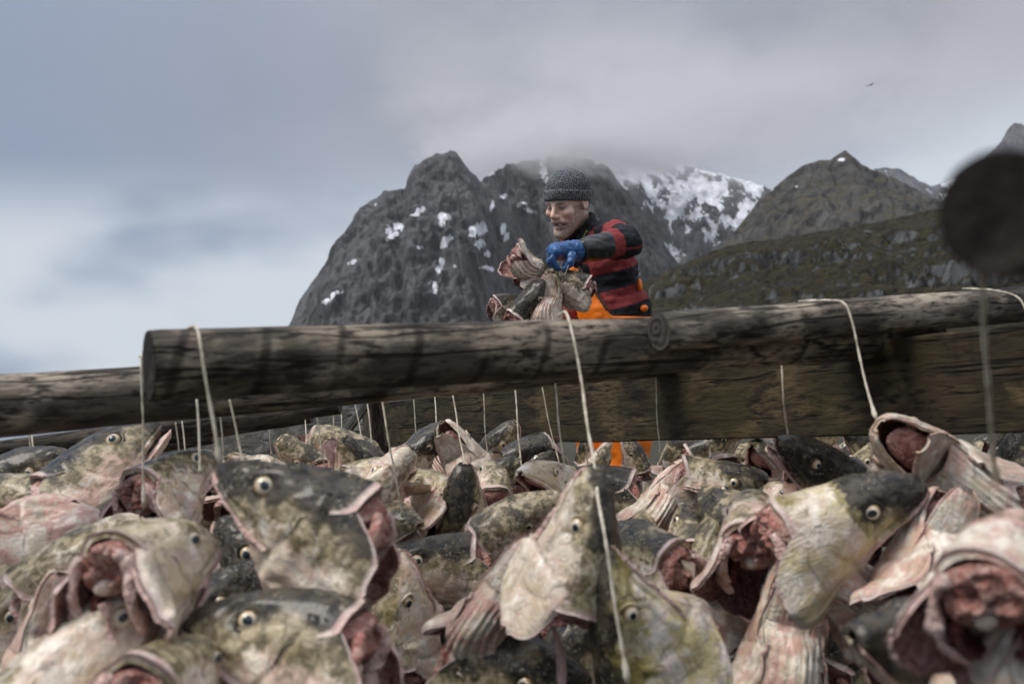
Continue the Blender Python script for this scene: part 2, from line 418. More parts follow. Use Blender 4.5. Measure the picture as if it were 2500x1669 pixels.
# ------------------------------------------------------------------ the drying rack: poles, planks, post, brace
def m_wood(name, light, mid, dark, rings=False, grain=1.0, plank=False, green=0.0):
    m, nt, b = material(name)
    o = nt.new('ShaderNodeTexCoord').outputs['Object']          # x runs along the timber
    g1 = nt.noise(nt.scale(o, (6.0*grain, 26, 26)), 1.0, 6, 0.62, 0.8)
    g2 = nt.noise(nt.scale(o, (24*grain, 95, 95)), 1.0, 4, 0.6, 0.3)
    pt = nt.noise(nt.scale(o, (5, 9, 9)), 1.0, 5, 0.6, 0.5)
    c = nt.mix(nt.step(g1, 0.33, 0.66), dark, mid)
    c = nt.mix(nt.math('MULTIPLY', nt.step(pt, 0.48, 0.66), nt.step(g2, 0.30, 0.60)), c, light)
    c = nt.mix(nt.math('MULTIPLY', nt.step(g2, 0.46, 0.34), 0.75), c, tuple(v*0.45 for v in dark))
    if green: c = nt.mix(nt.math('MULTIPLY', nt.step(nt.noise(o, 6.0, 4), 0.42, 0.66), green), c, (0.046, 0.038, 0.013))
    ck = nt.math('ABSOLUTE', nt.math('SUBTRACT', nt.noise(nt.scale(o, (1.3*grain, 22, 22)), 1.0, 3, 0.5, 0.3), 0.5))
    crk = nt.math('MULTIPLY', nt.step(ck, 0.022, 0.006), nt.step(nt.noise(o, 4.0, 2), 0.42, 0.55))
    c = nt.mix(nt.math('MULTIPLY', crk, 0.85), c, tuple(v*0.3 for v in dark))
    x, y, z = nt.sep(o)
    if rings:   # dark slanting marks worn by wet strings
        sx = nt.math('ADD', nt.math('ADD', x, nt.math('MULTIPLY', z, -0.28)), nt.math('MULTIPLY', nt.noise(o, 5.0, 3), 0.05))
        fr = nt.math('ABSOLUTE', nt.math('SUBTRACT', nt.math('FRACT', nt.math('MULTIPLY', sx, 8.6)), 0.5))
        rk = nt.math('MULTIPLY', nt.step(fr, 0.10, 0.02), nt.step(nt.noise(o, 9.0, 3), 0.32, 0.55))
        c = nt.mix(nt.math('MULTIPLY', rk, 0.72), c, tuple(v*0.4 for v in dark))
    if plank:   # knots
        v = nt.new('ShaderNodeTexVoronoi'); nt.l.new(nt.scale(o, (2.2, 6.5, 6.5)), v.inputs['Vector']); v.inputs['Scale'].default_value = 1.0
        c = nt.mix(nt.math('MULTIPLY', nt.step(v.outputs['Distance'], 0.16, 0.05), 0.8), c, tuple(q*0.35 for q in dark))
        st = nt.noise(nt.scale(o, (16, 2.0, 2.0)), 1.0, 4, 0.6, 1.2)
        c = nt.mix(nt.math('MULTIPLY', nt.step(st, 0.60, 0.72), 0.3), c, tuple(q*0.5 for q in dark))
    nt.put(b.inputs['Base Color'], c); b.inputs['Roughness'].default_value = 0.85; b.inputs['Specular IOR Level'].default_value = 0.25
    h = nt.math('SUBTRACT', nt.math('ADD', nt.math('MULTIPLY', g1, 0.6), g2), nt.math('MULTIPLY', crk, 1.2))
    nt.put(b.inputs['Normal'], nt.bump(h, 0.7, 0.006))
    return m

def m_endgrain(name, c0, c1):
    m, nt, b = material(name)
    o = nt.new('ShaderNodeTexCoord').outputs['Object']
    w = nt.new('ShaderNodeTexWave', wave_type='RINGS', rings_direction='X'); nt.l.new(o, w.inputs['Vector'])
    w.inputs['Scale'].default_value = 22; w.inputs['Distortion'].default_value = 6.0; w.inputs['Detail'].default_value = 3
    c = nt.mix(w.outputs['Fac'], c0, c1)
    c = nt.mix(nt.step(nt.noise(o, 30, 4), 0.55, 0.7), c, tuple(v*0.5 for v in c0))
    nt.put(b.inputs['Base Color'], c); b.inputs['Roughness'].default_value = 0.9
    nt.put(b.inputs['Normal'], nt.bump(w.outputs['Fac'], 0.4, 0.004))
    return m

POLE_W = m_wood('pole_weathered', (0.30, 0.255, 0.195), (0.092, 0.077, 0.060), (0.026, 0.022, 0.018), rings=True)
POLE_B = m_wood('pole_grey', (0.36, 0.31, 0.245), (0.125, 0.106, 0.084), (0.034, 0.029, 0.025))
POLE_D = m_wood('pole_dark', (0.085, 0.070, 0.052), (0.040, 0.033, 0.026), (0.014, 0.012, 0.010))
PLANK_B = m_wood('plank_brown', (0.105, 0.076, 0.040), (0.050, 0.037, 0.020), (0.014, 0.011, 0.007), plank=True, green=0.55)
PLANK_G = m_wood('plank_grey', (0.20, 0.195, 0.175), (0.120, 0.116, 0.102), (0.055, 0.052, 0.045), plank=True)
END_D = m_endgrain('sawn_end_dark', (0.030, 0.024, 0.019), (0.062, 0.050, 0.038))
END_K = m_wood('sawn_end_black', (0.045, 0.035, 0.026), (0.024, 0.019, 0.015), (0.010, 0.008, 0.007))
END_L = m_endgrain('sawn_end', (0.12, 0.10, 0.08), (0.20, 0.17, 0.13))

def frame_to(p, q, roll=0.0):
    p, q = Vector(p), Vector(q); x = (q-p).normalized()
    up = Vector((0, 0, 1)); y = up.cross(x).normalized(); z = x.cross(y)
    Mx = Matrix((x, y, z)).transposed().to_4x4(); Mx.translation = p
    return Mx @ Matrix.Rotation(roll, 4, 'X')

def log(name, p, q, r0, r1, mat, end, label, cat='pole', seed=0, group=None, bend=0.006, knots=(), nseg=90):
    """round pole from p to q: a bark-less trunk with a gentle bend, bumps and two sawn ends"""
    L = float(np.linalg.norm(np.asarray(q)-np.asarray(p)))
    n, k = nseg, 40
    x = np.linspace(0, L, n); path = np.stack([x, bend*np.sin(x/L*3.1+seed)*1.0, bend*np.cos(x*1.7+seed)], -1)
    a = np.linspace(0, 2*np.pi, k, endpoint=False)
    X, A = np.meshgrid(x, a, indexing='ij')
    Pn = np.stack([X*4, np.cos(A)*1.3, np.sin(A)*1.3], -1)
    w = fbm(Pn, 4, 100+seed)*0.055+fbm(Pn*np.array([1.2, 7, 7]), 3, 130+seed)*0.018
    for (kx, ka, kr) in knots:
        w += 0.22*np.exp(-(((X-kx)/kr)**2+((np.angle(np.exp(1j*(A-ka)))*r0)/kr)**2))
    rr = np.interp(x, [0, L], [r0, r1])
    rr[0] *= 0.975; rr[-1] *= 0.975
    V, F = tube(path, rr, k, False, w)
    root = bpy.data.objects.new(name, None); COL.objects.link(root); root.matrix_world = frame_to(p, q)
    root['label'] = label; root['category'] = cat
    if group: root['group'] = group
    obj('trunk', mesh_from('trunk', V, F, [mat]), root)
    for e, s in ((0, 1), (n-1, -1)):
        ring = V[e*k:(e+1)*k].copy(); c = ring.mean(0)
        R2 = []
        for t in (1.0, 0.97, 0.6, 0.25):
            g = c+(ring-c)*t*0.998
            g[:, 0] += -s*(0.0015 if t < 1 else 0.0)+fbm(g*60, 2, 7)*0.0012*(t < 1)
            R2.append(g)
        VV = np.concatenate(R2+[c[None]+[[-s*0.0015, 0, 0]]])
        Q = grid_faces(4, k); Q = np.concatenate([np.stack([i*k+np.arange(k), i*k+(np.arange(k)+1) % k, (i+1)*k+(np.arange(k)+1) % k, (i+1)*k+np.arange(k)], -1) for i in range(3)])
        T3 = np.stack([3*k+np.arange(k), 3*k+(np.arange(k)+1) % k, np.full(k, 4*k)], -1)
        if s < 0: Q, T3 = Q, T3
        else: Q, T3 = Q[:, ::-1], T3[:, ::-1]
        obj('sawn_end', mesh_from('sawn_end', VV, [Q, T3], [end], smooth_shade=False), root)
    return root

def board(name, p, q, h, th, mat, label, cat='plank', seed=0, group=None, warp=0.003):
    """sawn plank on edge from p to q (bottom-edge line), rounded arrises, slightly uneven"""
    L = float(np.linalg.norm(np.asarray(q)-np.asarray(p)))
    n = max(24, int(L*16)); x = np.linspace(0, L, n)
    b = 0.004
    prof = np.array([(-th/2+b, 0), (th/2-b, 0), (th/2, b), (th/2, h*0.33), (th/2, h*0.66), (th/2, h-b), (th/2-b, h), (-th/2+b, h), (-th/2, h-b), (-th/2, h*0.66), (-th/2, h*0.33), (-th/2, b)])
    k = len(prof)
    X = np.repeat(x[:, None], k, 1); Yp = np.repeat(prof[None, :, 0], n, 0); Zp = np.repeat(prof[None, :, 1], n, 0)
    P = np.stack([X, Yp, Zp], -1)
    d = fbm(P*np.array([6, 20, 20]), 3, seed+300)
    P[..., 1] += d*0.0022+warp*np.sin(X*1.3+seed); P[..., 2] += fbm(np.stack([X*7, Zp*30, X*0], -1), 3, seed+320)*0.0045
    V = P.reshape(-1, 3)
    i, j = np.meshgrid(np.arange(n-1), np.arange(k), indexing='ij'); j2 = (j+1) % k
    Q = np.stack([i*k+j, i*k+j2, (i+1)*k+j2, (i+1)*k+j], -1).reshape(-1, 4)[:, ::-1]
    cap = np.array([np.arange(k)[::1]]); cap2 = np.array([(n-1)*k+np.arange(k)[::-1]])
    me = mesh_from(name, V, [Q, cap, cap2], [mat])
    o = obj(name, me, label=label, category=cat)
    o.matrix_world = frame_to(p, q)
    if group: o['group'] = group
    md = o.modifiers.new('es', 'EDGE_SPLIT'); md.split_angle = R_(40)
    return o

# the near pole with its sawn end at the left, lapped by a second one further along
A0, A1 = at(366, 895, 1.36), at(2260, 806, 2.15)
log('pole', A0, A1, 0.0500, 0.0500, POLE_W, END_K, 'thick weathered pole with sawn left end and dark string marks', seed=1, bend=0.004)
B0, B1 = at(1606, 806, 1.70), at(3050, 712, 2.62)
log('pole', B0, B1, 0.0330, 0.0440, POLE_B, END_D, 'thinner grey pole lapped on the thick pole, dark sawn end showing', seed=4, bend=0.005)
C0, C1 = at(-420, 1006, 1.50), at(1750, 868, 2.75)
log('pole', C0, C1, 0.052, 0.050, POLE_B, END_L, 'brown pole behind the sawn pole end, leaving the picture at left', seed=9, bend=0.006)
# far poles on the left, running away towards the shore
for k_, (p_, q_, r_, lab) in enumerate((
        (at(-300, 1135, 2.6), at(830, 985, 2.5), 0.024, 'thin dark pole just under the brown pole at left'),
        (at(-300, 1160, 3.0), at(760, 1012, 2.9), 0.026, 'lower thin dark pole at left, second below the brown pole'),
        (at(-300, 1188, 3.4), at(520, 1068, 3.3), 0.026, 'lowest dark pole at the left edge, above the small heads'))):
    log('pole', p_, q_, r_, r_*0.9, POLE_D, END_D, lab, seed=20+k_, nseg=50)
# planks that stand on edge and run away to the left
board('plank', at(950, 1089, 4.30), at(2760, 1046, 1.62), 0.19, 0.045, PLANK_B, 'wide dark brown plank on edge behind the poles, stained and knotty', seed=1)
board('plank', at(300, 1124, 7.2), at(942, 1092, 4.55), 0.195, 0.040, PLANK_G, 'pale grey far plank left of the dark post', seed=2)
board('post', at(938, 1400, 4.42), at(926, 930, 4.42), 0.09, 0.085, POLE_D, 'short dark upright post where the two planks meet', 'post', seed=3)
board('brace', at(835, 1085, 4.30), at(908, 985, 4.30), 0.035, 0.03, PLANK_G, 'pale slanting batten beside the dark post', 'batten', seed=5)
# end of a pole close to the lens at the right
log('pole', at(2482, 512, 0.43), at(3150, 560, 1.60), 0.0285, 0.040, POLE_D, END_K, 'blurred dark pole end close by at the right edge', seed=33, nseg=60)
# ------------------------------------------------------------------ cod heads
def m_skin():
    """mottled cod skin in head coordinates (snout +x, back +z); object colour = (dark, yellow, pink), alpha = seed"""
    m, nt, b = material('cod_skin')
    o = nt.new('ShaderNodeTexCoord').outputs['Object']
    oi = nt.new('ShaderNodeObjectInfo')
    sc = nt.new('ShaderNodeSeparateColor'); nt.l.new(oi.outputs['Color'], sc.inputs[0])
    dk, ye, pk, seed = sc.outputs[0], sc.outputs[1], sc.outputs[2], oi.outputs['Alpha']
    off = nt.new('ShaderNodeCombineXYZ'); nt.put(off.inputs[0], nt.math('MULTIPLY', seed, 37.0)); nt.put(off.inputs[1], nt.math('MULTIPLY', seed, 11.0)); nt.put(off.inputs[2], nt.math('MULTIPLY', seed, 5.0))
    p = nt.vmath('ADD', o, off.outputs[0])
    x, y, z = nt.sep(o)
    n1 = nt.noise(p, 4.5, 2, 0.6, 0.4); n2 = nt.noise(p, 13.0, 3, 0.62, 0.5); n3 = nt.noise(p, 42.0, 2, 0.6)
    hz = nt.math('ADD', z, nt.math('ADD', nt.math('MULTIPLY', nt.math('SUBTRACT', n1, 0.5), 0.26), nt.math('MULTIPLY', nt.math('SUBTRACT', n2, 0.5), 0.16)))
    hz = nt.math('ADD', hz, nt.math('MULTIPLY', nt.step(nt.math('ADD', x, nt.math('MULTIPLY', n2, 0.10)), 0.05, 0.20), nt.attr('front', 'OBJECT').outputs['Fac']))
    hz = nt.math('ADD', hz, nt.math('MULTIPLY', nt.math('MAXIMUM', nt.math('SUBTRACT', x, 0.25), 0.0), 0.7))
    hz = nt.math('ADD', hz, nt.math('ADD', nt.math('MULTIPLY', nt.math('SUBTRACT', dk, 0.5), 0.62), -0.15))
    pale = nt.mix(nt.step(n2, 0.38, 0.62), (0.84, 0.77, 0.67), (0.60, 0.51, 0.40))
    pale = nt.mix(nt.math('MULTIPLY', nt.step(n1, 0.38, 0.58), pk), pale, (0.56, 0.34, 0.29))
    pale = nt.mix(nt.math('MULTIPLY', nt.math('MULTIPLY', ye, 0.75), nt.step(nt.noise(p, 5.5, 2), 0.40, 0.60)), pale, (0.56, 0.47, 0.20))
    olive = nt.mix(nt.step(n2, 0.40, 0.60), (0.40, 0.335, 0.225), (0.125, 0.100, 0.064))
    yel = nt.mix(nt.step(n1, 0.38, 0.62), (0.50, 0.43, 0.17), (0.24, 0.195, 0.065))
    mid = nt.mix(nt.math('MULTIPLY', ye, nt.step(n1, 0.25, 0.62)), olive, yel)
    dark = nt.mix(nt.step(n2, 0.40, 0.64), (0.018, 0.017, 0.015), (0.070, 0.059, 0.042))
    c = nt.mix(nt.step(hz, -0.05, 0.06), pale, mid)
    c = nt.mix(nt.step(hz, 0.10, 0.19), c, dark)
    # pale speckle and dark blotches of the flank, slime
    sp = nt.math('MULTIPLY', nt.step(n3, 0.58, 0.66), nt.step(n1, 0.45, 0.6))
    c = nt.mix(nt.math('MULTIPLY', sp, 0.45), c, (0.50, 0.46, 0.33))
    bl = nt.math('MULTIPLY', nt.step(nt.noise(p, 8.0, 2, 0.55, 1.0), 0.56, 0.64), nt.step(hz, -0.22, -0.02))
    c = nt.mix(nt.math('MULTIPLY', bl, 0.55), c, (0.085, 0.070, 0.044))
    # ragged pale membrane lying on the skin
    mb = nt.math('MULTIPLY', nt.step(nt.noise(p, 6.0, 3, 0.65, 1.6), 0.57, 0.60), nt.step(hz, 0.16, -0.02))
    c = nt.mix(nt.math('MULTIPLY', mb, 0.7), c, (0.60, 0.55, 0.47))
    rim = nt.attr('rim').outputs['Fac']
    c = nt.mix(nt.step(rim, 0.25, 0.85), c, nt.mix(nt.step(n2, 0.35, 0.6), (0.55, 0.38, 0.34), (0.62, 0.52, 0.46)))
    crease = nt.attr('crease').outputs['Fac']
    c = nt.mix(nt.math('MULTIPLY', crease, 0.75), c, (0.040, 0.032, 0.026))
    nt.put(b.inputs['Base Color'], c)
    nt.put(b.inputs['Roughness'], nt.step(n2, 0.3, 0.7, 0.28, 0.52)); b.inputs['Specular IOR Level'].default_value = 0.15
    b.inputs['Coat Weight'].default_value = 0.32; b.inputs['Coat Roughness'].default_value = 0.18
    h = nt.math('ADD', nt.math('ADD', nt.math('MULTIPLY', n3, 0.10), nt.math('MULTIPLY', n2, 0.7)), nt.math('MULTIPLY', mb, 0.25))
    h = nt.math('ADD', h, nt.math('MULTIPLY', nt.noise(nt.scale(p, (3, 18, 18)), 2.0, 3, 0.6, 1.5), 0.5))
    nt.put(b.inputs['Normal'], nt.bump(h, 0.5, 0.012))
    return m

def m_flesh(name, a, b_, c_, rough=0.38, sc=1.0, bump=0.8):
    m, nt, b = material(name)
    o = nt.new('ShaderNodeTexCoord').outputs['Object']
    r = nt.new('ShaderNodeObjectInfo'); rr = r.outputs['Alpha']
    off = nt.new('ShaderNodeCombineXYZ'); nt.put(off.inputs[0], nt.math('MULTIPLY', rr, 23.0)); nt.put(off.inputs[1], nt.math('MULTIPLY', rr, 9.0))
    p = nt.vmath('ADD', o, off.outputs[0])
    n1 = nt.noise(p, 9*sc, 3, 0.65, 1.0); n2 = nt.noise(nt.scale(p, (1, 1.5, 1)), 24*sc, 2, 0.6, 0.6)
    c = nt.mix(nt.step(n1, 0.36, 0.60), a, b_)
    c = nt.mix(nt.step(n1, 0.56, 0.72), c, c_)
    c = nt.mix(nt.math('MULTIPLY', nt.step(n2, 0.52, 0.68), 0.55), c, a)
    nt.put(b.inputs['Base Color'], c); b.inputs['Roughness'].default_value = rough
    b.inputs['Subsurface Weight'].default_value = 0.0
    nt.put(b.inputs['Normal'], nt.bump(nt.math('ADD', n1, nt.math('MULTIPLY', n2, 0.6)), bump, 0.02))
    return m

def m_plain(name, col, rough=0.5, spec=0.5, var=0.0, sc=20, bump=0.0, bd=0.01, coat=0.0, metallic=0.0):
    m, nt, b = material(name)
    o = nt.new('ShaderNodeTexCoord').outputs['Object']
    n = nt.noise(o, sc, 5, 0.6)
    nt.put(b.inputs['Base Color'], nt.mix(nt.step(n, 0.35, 0.65), tuple(v*(1-var) for v in col), tuple(min(1, v*(1+var)) for v in col)))
    b.inputs['Roughness'].default_value = rough; b.inputs['Specular IOR Level'].default_value = spec
    b.inputs['Coat Weight'].default_value = coat; b.inputs['Metallic'].default_value = metallic
    if bump: nt.put(b.inputs['Normal'], nt.bump(n, bump, bd))
    return m

SKIN = m_skin()
LINING = m_flesh('gill_lining', (0.46, 0.28, 0.24), (0.27, 0.105, 0.085), (0.60, 0.46, 0.41), 0.35)
CUT = m_flesh('cut_edge', (0.70, 0.52, 0.47), (0.58, 0.35, 0.30), (0.76, 0.64, 0.57), 0.4)
MEAT = m_flesh('neck_meat', (0.66, 0.42, 0.35), (0.42, 0.13, 0.10), (0.72, 0.56, 0.48), 0.32, 1.4, 1.0)
BLOOD = m_flesh('dark_gill', (0.17, 0.035, 0.030), (0.085, 0.016, 0.015), (0.28, 0.09, 0.075), 0.28, 2.0, 1.0)
BONE = m_flesh('bone', (0.64, 0.54, 0.45), (0.58, 0.44, 0.36), (0.68, 0.60, 0.52), 0.35, 2.0, 0.3)
PUPIL = m_plain('pupil', (0.018, 0.030, 0.040), 0.06, 0.6, 0.2, 8)

def m_eye():
    m, nt, b = material('cod_iris')
    o = nt.new('ShaderNodeTexCoord').outputs['Object']
    x, y, z = nt.sep(o)
    r = nt.math('SQRT', nt.math('ADD', nt.math('MULTIPLY', x, x), nt.math('MULTIPLY', z, z)))
    n = nt.noise(o, 3.0, 4, 0.6, 0.5)
    rr = nt.math('ADD', r, nt.math('MULTIPLY', nt.math('SUBTRACT', n, 0.5), 0.22))
    c = nt.mix(nt.step(rr, 0.40, 0.62), (0.78, 0.72, 0.60), (0.72, 0.62, 0.46))
    c = nt.mix(nt.step(rr, 0.66, 0.84), c, (0.42, 0.27, 0.12))
    c = nt.mix(nt.step(rr, 0.86, 0.97), c, (0.09, 0.075, 0.05))
    rnd = nt.new('ShaderNodeObjectInfo').outputs['Random']
    c = nt.mix(nt.step(rnd, 0.25, 1.0, 0.0, 0.65), c, (0.30, 0.24, 0.13))
    nt.put(b.inputs['Base Color'], c); b.inputs['Roughness'].default_value = 0.16; b.inputs['Coat Weight'].default_value = 0.6; b.inputs['Coat Roughness'].default_value = 0.05
    return m
IRIS = m_eye()

S_ = np.array([0, .03, .08, .15, .25, .36, .48, .62, .76, .90, 1.0, 1.08])
TOP = np.array([.0, .052, .098, .148, .200, .248, .288, .322, .346, .358, .362, .362])
WID = np.array([.042, .082, .110, .138, .166, .190, .212, .236, .252, .256, .250, .240])
LOW = np.array([-.034, -.058, -.072, -.084, -.102, -.145, -.245, -.312, -.340, -.330, -.300, -.270])   # lip line, then lower edge of cheek and gill cover
ZM = np.array([-.020, -.020, -.020, -.015, -.010, -.005, -.005, -.010, -.020, -.030, -.035, -.035])

def _ip(s, a):
    # smooth interpolation (cubic Hermite on the table)
    d = np.gradient(a, S_); s = np.clip(s, S_[0], S_[-1]); k = np.clip(np.searchsorted(S_, s, 'right')-1, 0, len(S_)-2)
    h = S_[k+1]-S_[k]; t = (s-S_[k])/h
    return a[k]*(1+2*t)*(1-t)**2+d[k]*h*t*(1-t)**2+a[k+1]*t*t*(3-2*t)+d[k+1]*h*t*t*(t-1)

def side(s, t, g):
    """point of the head's outer skin: s snout 0 .. rear 1, t -1 (right lower edge) .. 0 back .. 1 (left lower edge)"""
    ta = np.abs(t); sg = np.sign(t)
    top, w, low, zm = _ip(s, TOP), _ip(s, WID), _ip(s, LOW), _ip(s, ZM)
    up = ta < 0.5
    a = np.where(up, ta*np.pi, np.pi/2)          # 0 top .. pi/2 widest
    e = 0.82
    yu = w*np.sin(a)**0.92; zu = zm+(top-zm)*np.maximum(np.cos(a), 0)**e
    q = np.clip((ta-0.5)*2, 0, 1)
    tuck = _ip(s, np.array([.25, .25, .22, .2, .16, .14, .26, .34, .36, .36, .36, .36]))
    yl = w*(1-tuck*q**2.2); zl = zm+(low-zm)*(q**1.12)
    y = np.where(up, yu, yl); z = np.where(up, zu, zl)
    # bony ridges: brow, cheek below the eye, preopercle line
    brow = np.exp(-((s-.34)/.10)**2-((ta-.235)/.07)**2)*0.020
    sock = -np.exp(-((s-.335)/.058)**2-((ta-.365)/.075)**2)*0.026
    chk = np.exp(-((s-.42)/.10)**2-((ta-.60)/.09)**2)*0.012
    pre = -np.exp(-((s-(.57+.05*np.sin(ta*5)))/.014)**2)*smooth(ta, .36, .5)*0.012
    lip = np.exp(-((q-.80)/.12)**2)*smooth(s, .36, .30)*0.014
    mxl = -np.exp(-((q-.55)/.10)**2)*smooth(s, .40, .34)*0.009
    nost = -np.exp(-((s-.20)/.014)**2-((ta-.30)/.035)**2)*0.012
    d = brow+sock+chk+pre+lip+mxl+nost
    ny, nz = np.where(up, np.sin(a), 1.0), np.where(up, np.cos(a), -0.25*q)
    y = y+d*ny; z = z+d*nz
    # flare of the gill covers
    gl = np.where(t > 0, g[0], g[1])
    fl = smooth(s, .56, 1.02)*smooth(ta, .26, .62)*gl
    y = y+fl*(0.12+0.26*smooth(s, .62, 1.05)); z = z+fl*0.05*smooth(s, .7, 1.0)
    # skull narrows at the eye from above
    return np.stack([0.5-s, sg*y, z], -1)

def shell(P, th, inner, outer=0, rim_mat=None, close_u=False, rimw=0.06, flip=False, crease=None):
    """give a (nu,nv,3) sheet thickness: outer side skin, inner side lining, rim"""
    nu, nv = P.shape[:2]
    du = np.gradient(P, axis=0); dv = np.gradient(P, axis=1)
    N = unit(np.cross(du, dv))
    if flip: N = -N
    T = np.broadcast_to(np.asarray(th, float), (nu, nv))
    I = P-N*T[..., None]
    V = np.concatenate([P.reshape(-1, 3), I.reshape(-1, 3)])
    Q = grid_faces(nu, nv); 
    if flip: Q = Q[:, ::-1]
    n = nu*nv; Qi = Q[:, ::-1]+n
    idx = np.arange(n).reshape(nu, nv)
    b = np.concatenate([idx[:, 0], idx[-1, 1:], idx[-2::-1, -1], idx[0, -2:0:-1]])
    b2 = np.roll(b, -1)
    Rm = np.stack([b, b2, b2+n, b+n], -1)
    if flip: Rm = Rm[:, ::-1]
    mi = np.concatenate([np.full(len(Q), outer), np.full(len(Qi), inner), np.full(len(Rm), inner if rim_mat is None else rim_mat)])
    u, v = np.meshgrid(np.linspace(0, 1, nu), np.linspace(0, 1, nv), indexing='ij')
    rim = np.zeros((nu, nv))
    cr = np.zeros((nu, nv)) if crease is None else crease
    return V, [Q, Qi, Rm], mi, rim, cr

MATS = [SKIN, LINING, CUT]
FRONT = [.12]
def finish(name, V, F, mi, root, col, rim=None, cr=None, mats=None, warp=None):
    if warp is not None: V = warp(V)
    n = len(V); a = {}
    r = np.zeros(n); c = np.zeros(n)
    if rim is not None: r[:rim.size] = rim.ravel()
    if cr is not None: c[:cr.size] = cr.ravel()
    a = {'rim': r, 'crease': c}
    o = obj(name, mesh_from(name, V, F, mats or MATS, mi, attrs=a), root); o.color = col
    if (mats or MATS)[0] is SKIN: o['front'] = float(FRONT[0])
    return o

def half_sphere_ellipsoid(c, r, nu=18, nv=14):
    a = np.linspace(0, 2*np.pi, nu, endpoint=False); t = np.linspace(0.02, np.pi-0.02, nv)
    A, T = np.meshgrid(a, t, indexing='ij')
    V = np.stack([np.cos(T), np.sin(T)*np.cos(A), np.sin(T)*np.sin(A)], -1)
    return V*np.asarray(r)+np.asarray(c), grid_faces(nu, nv, True)

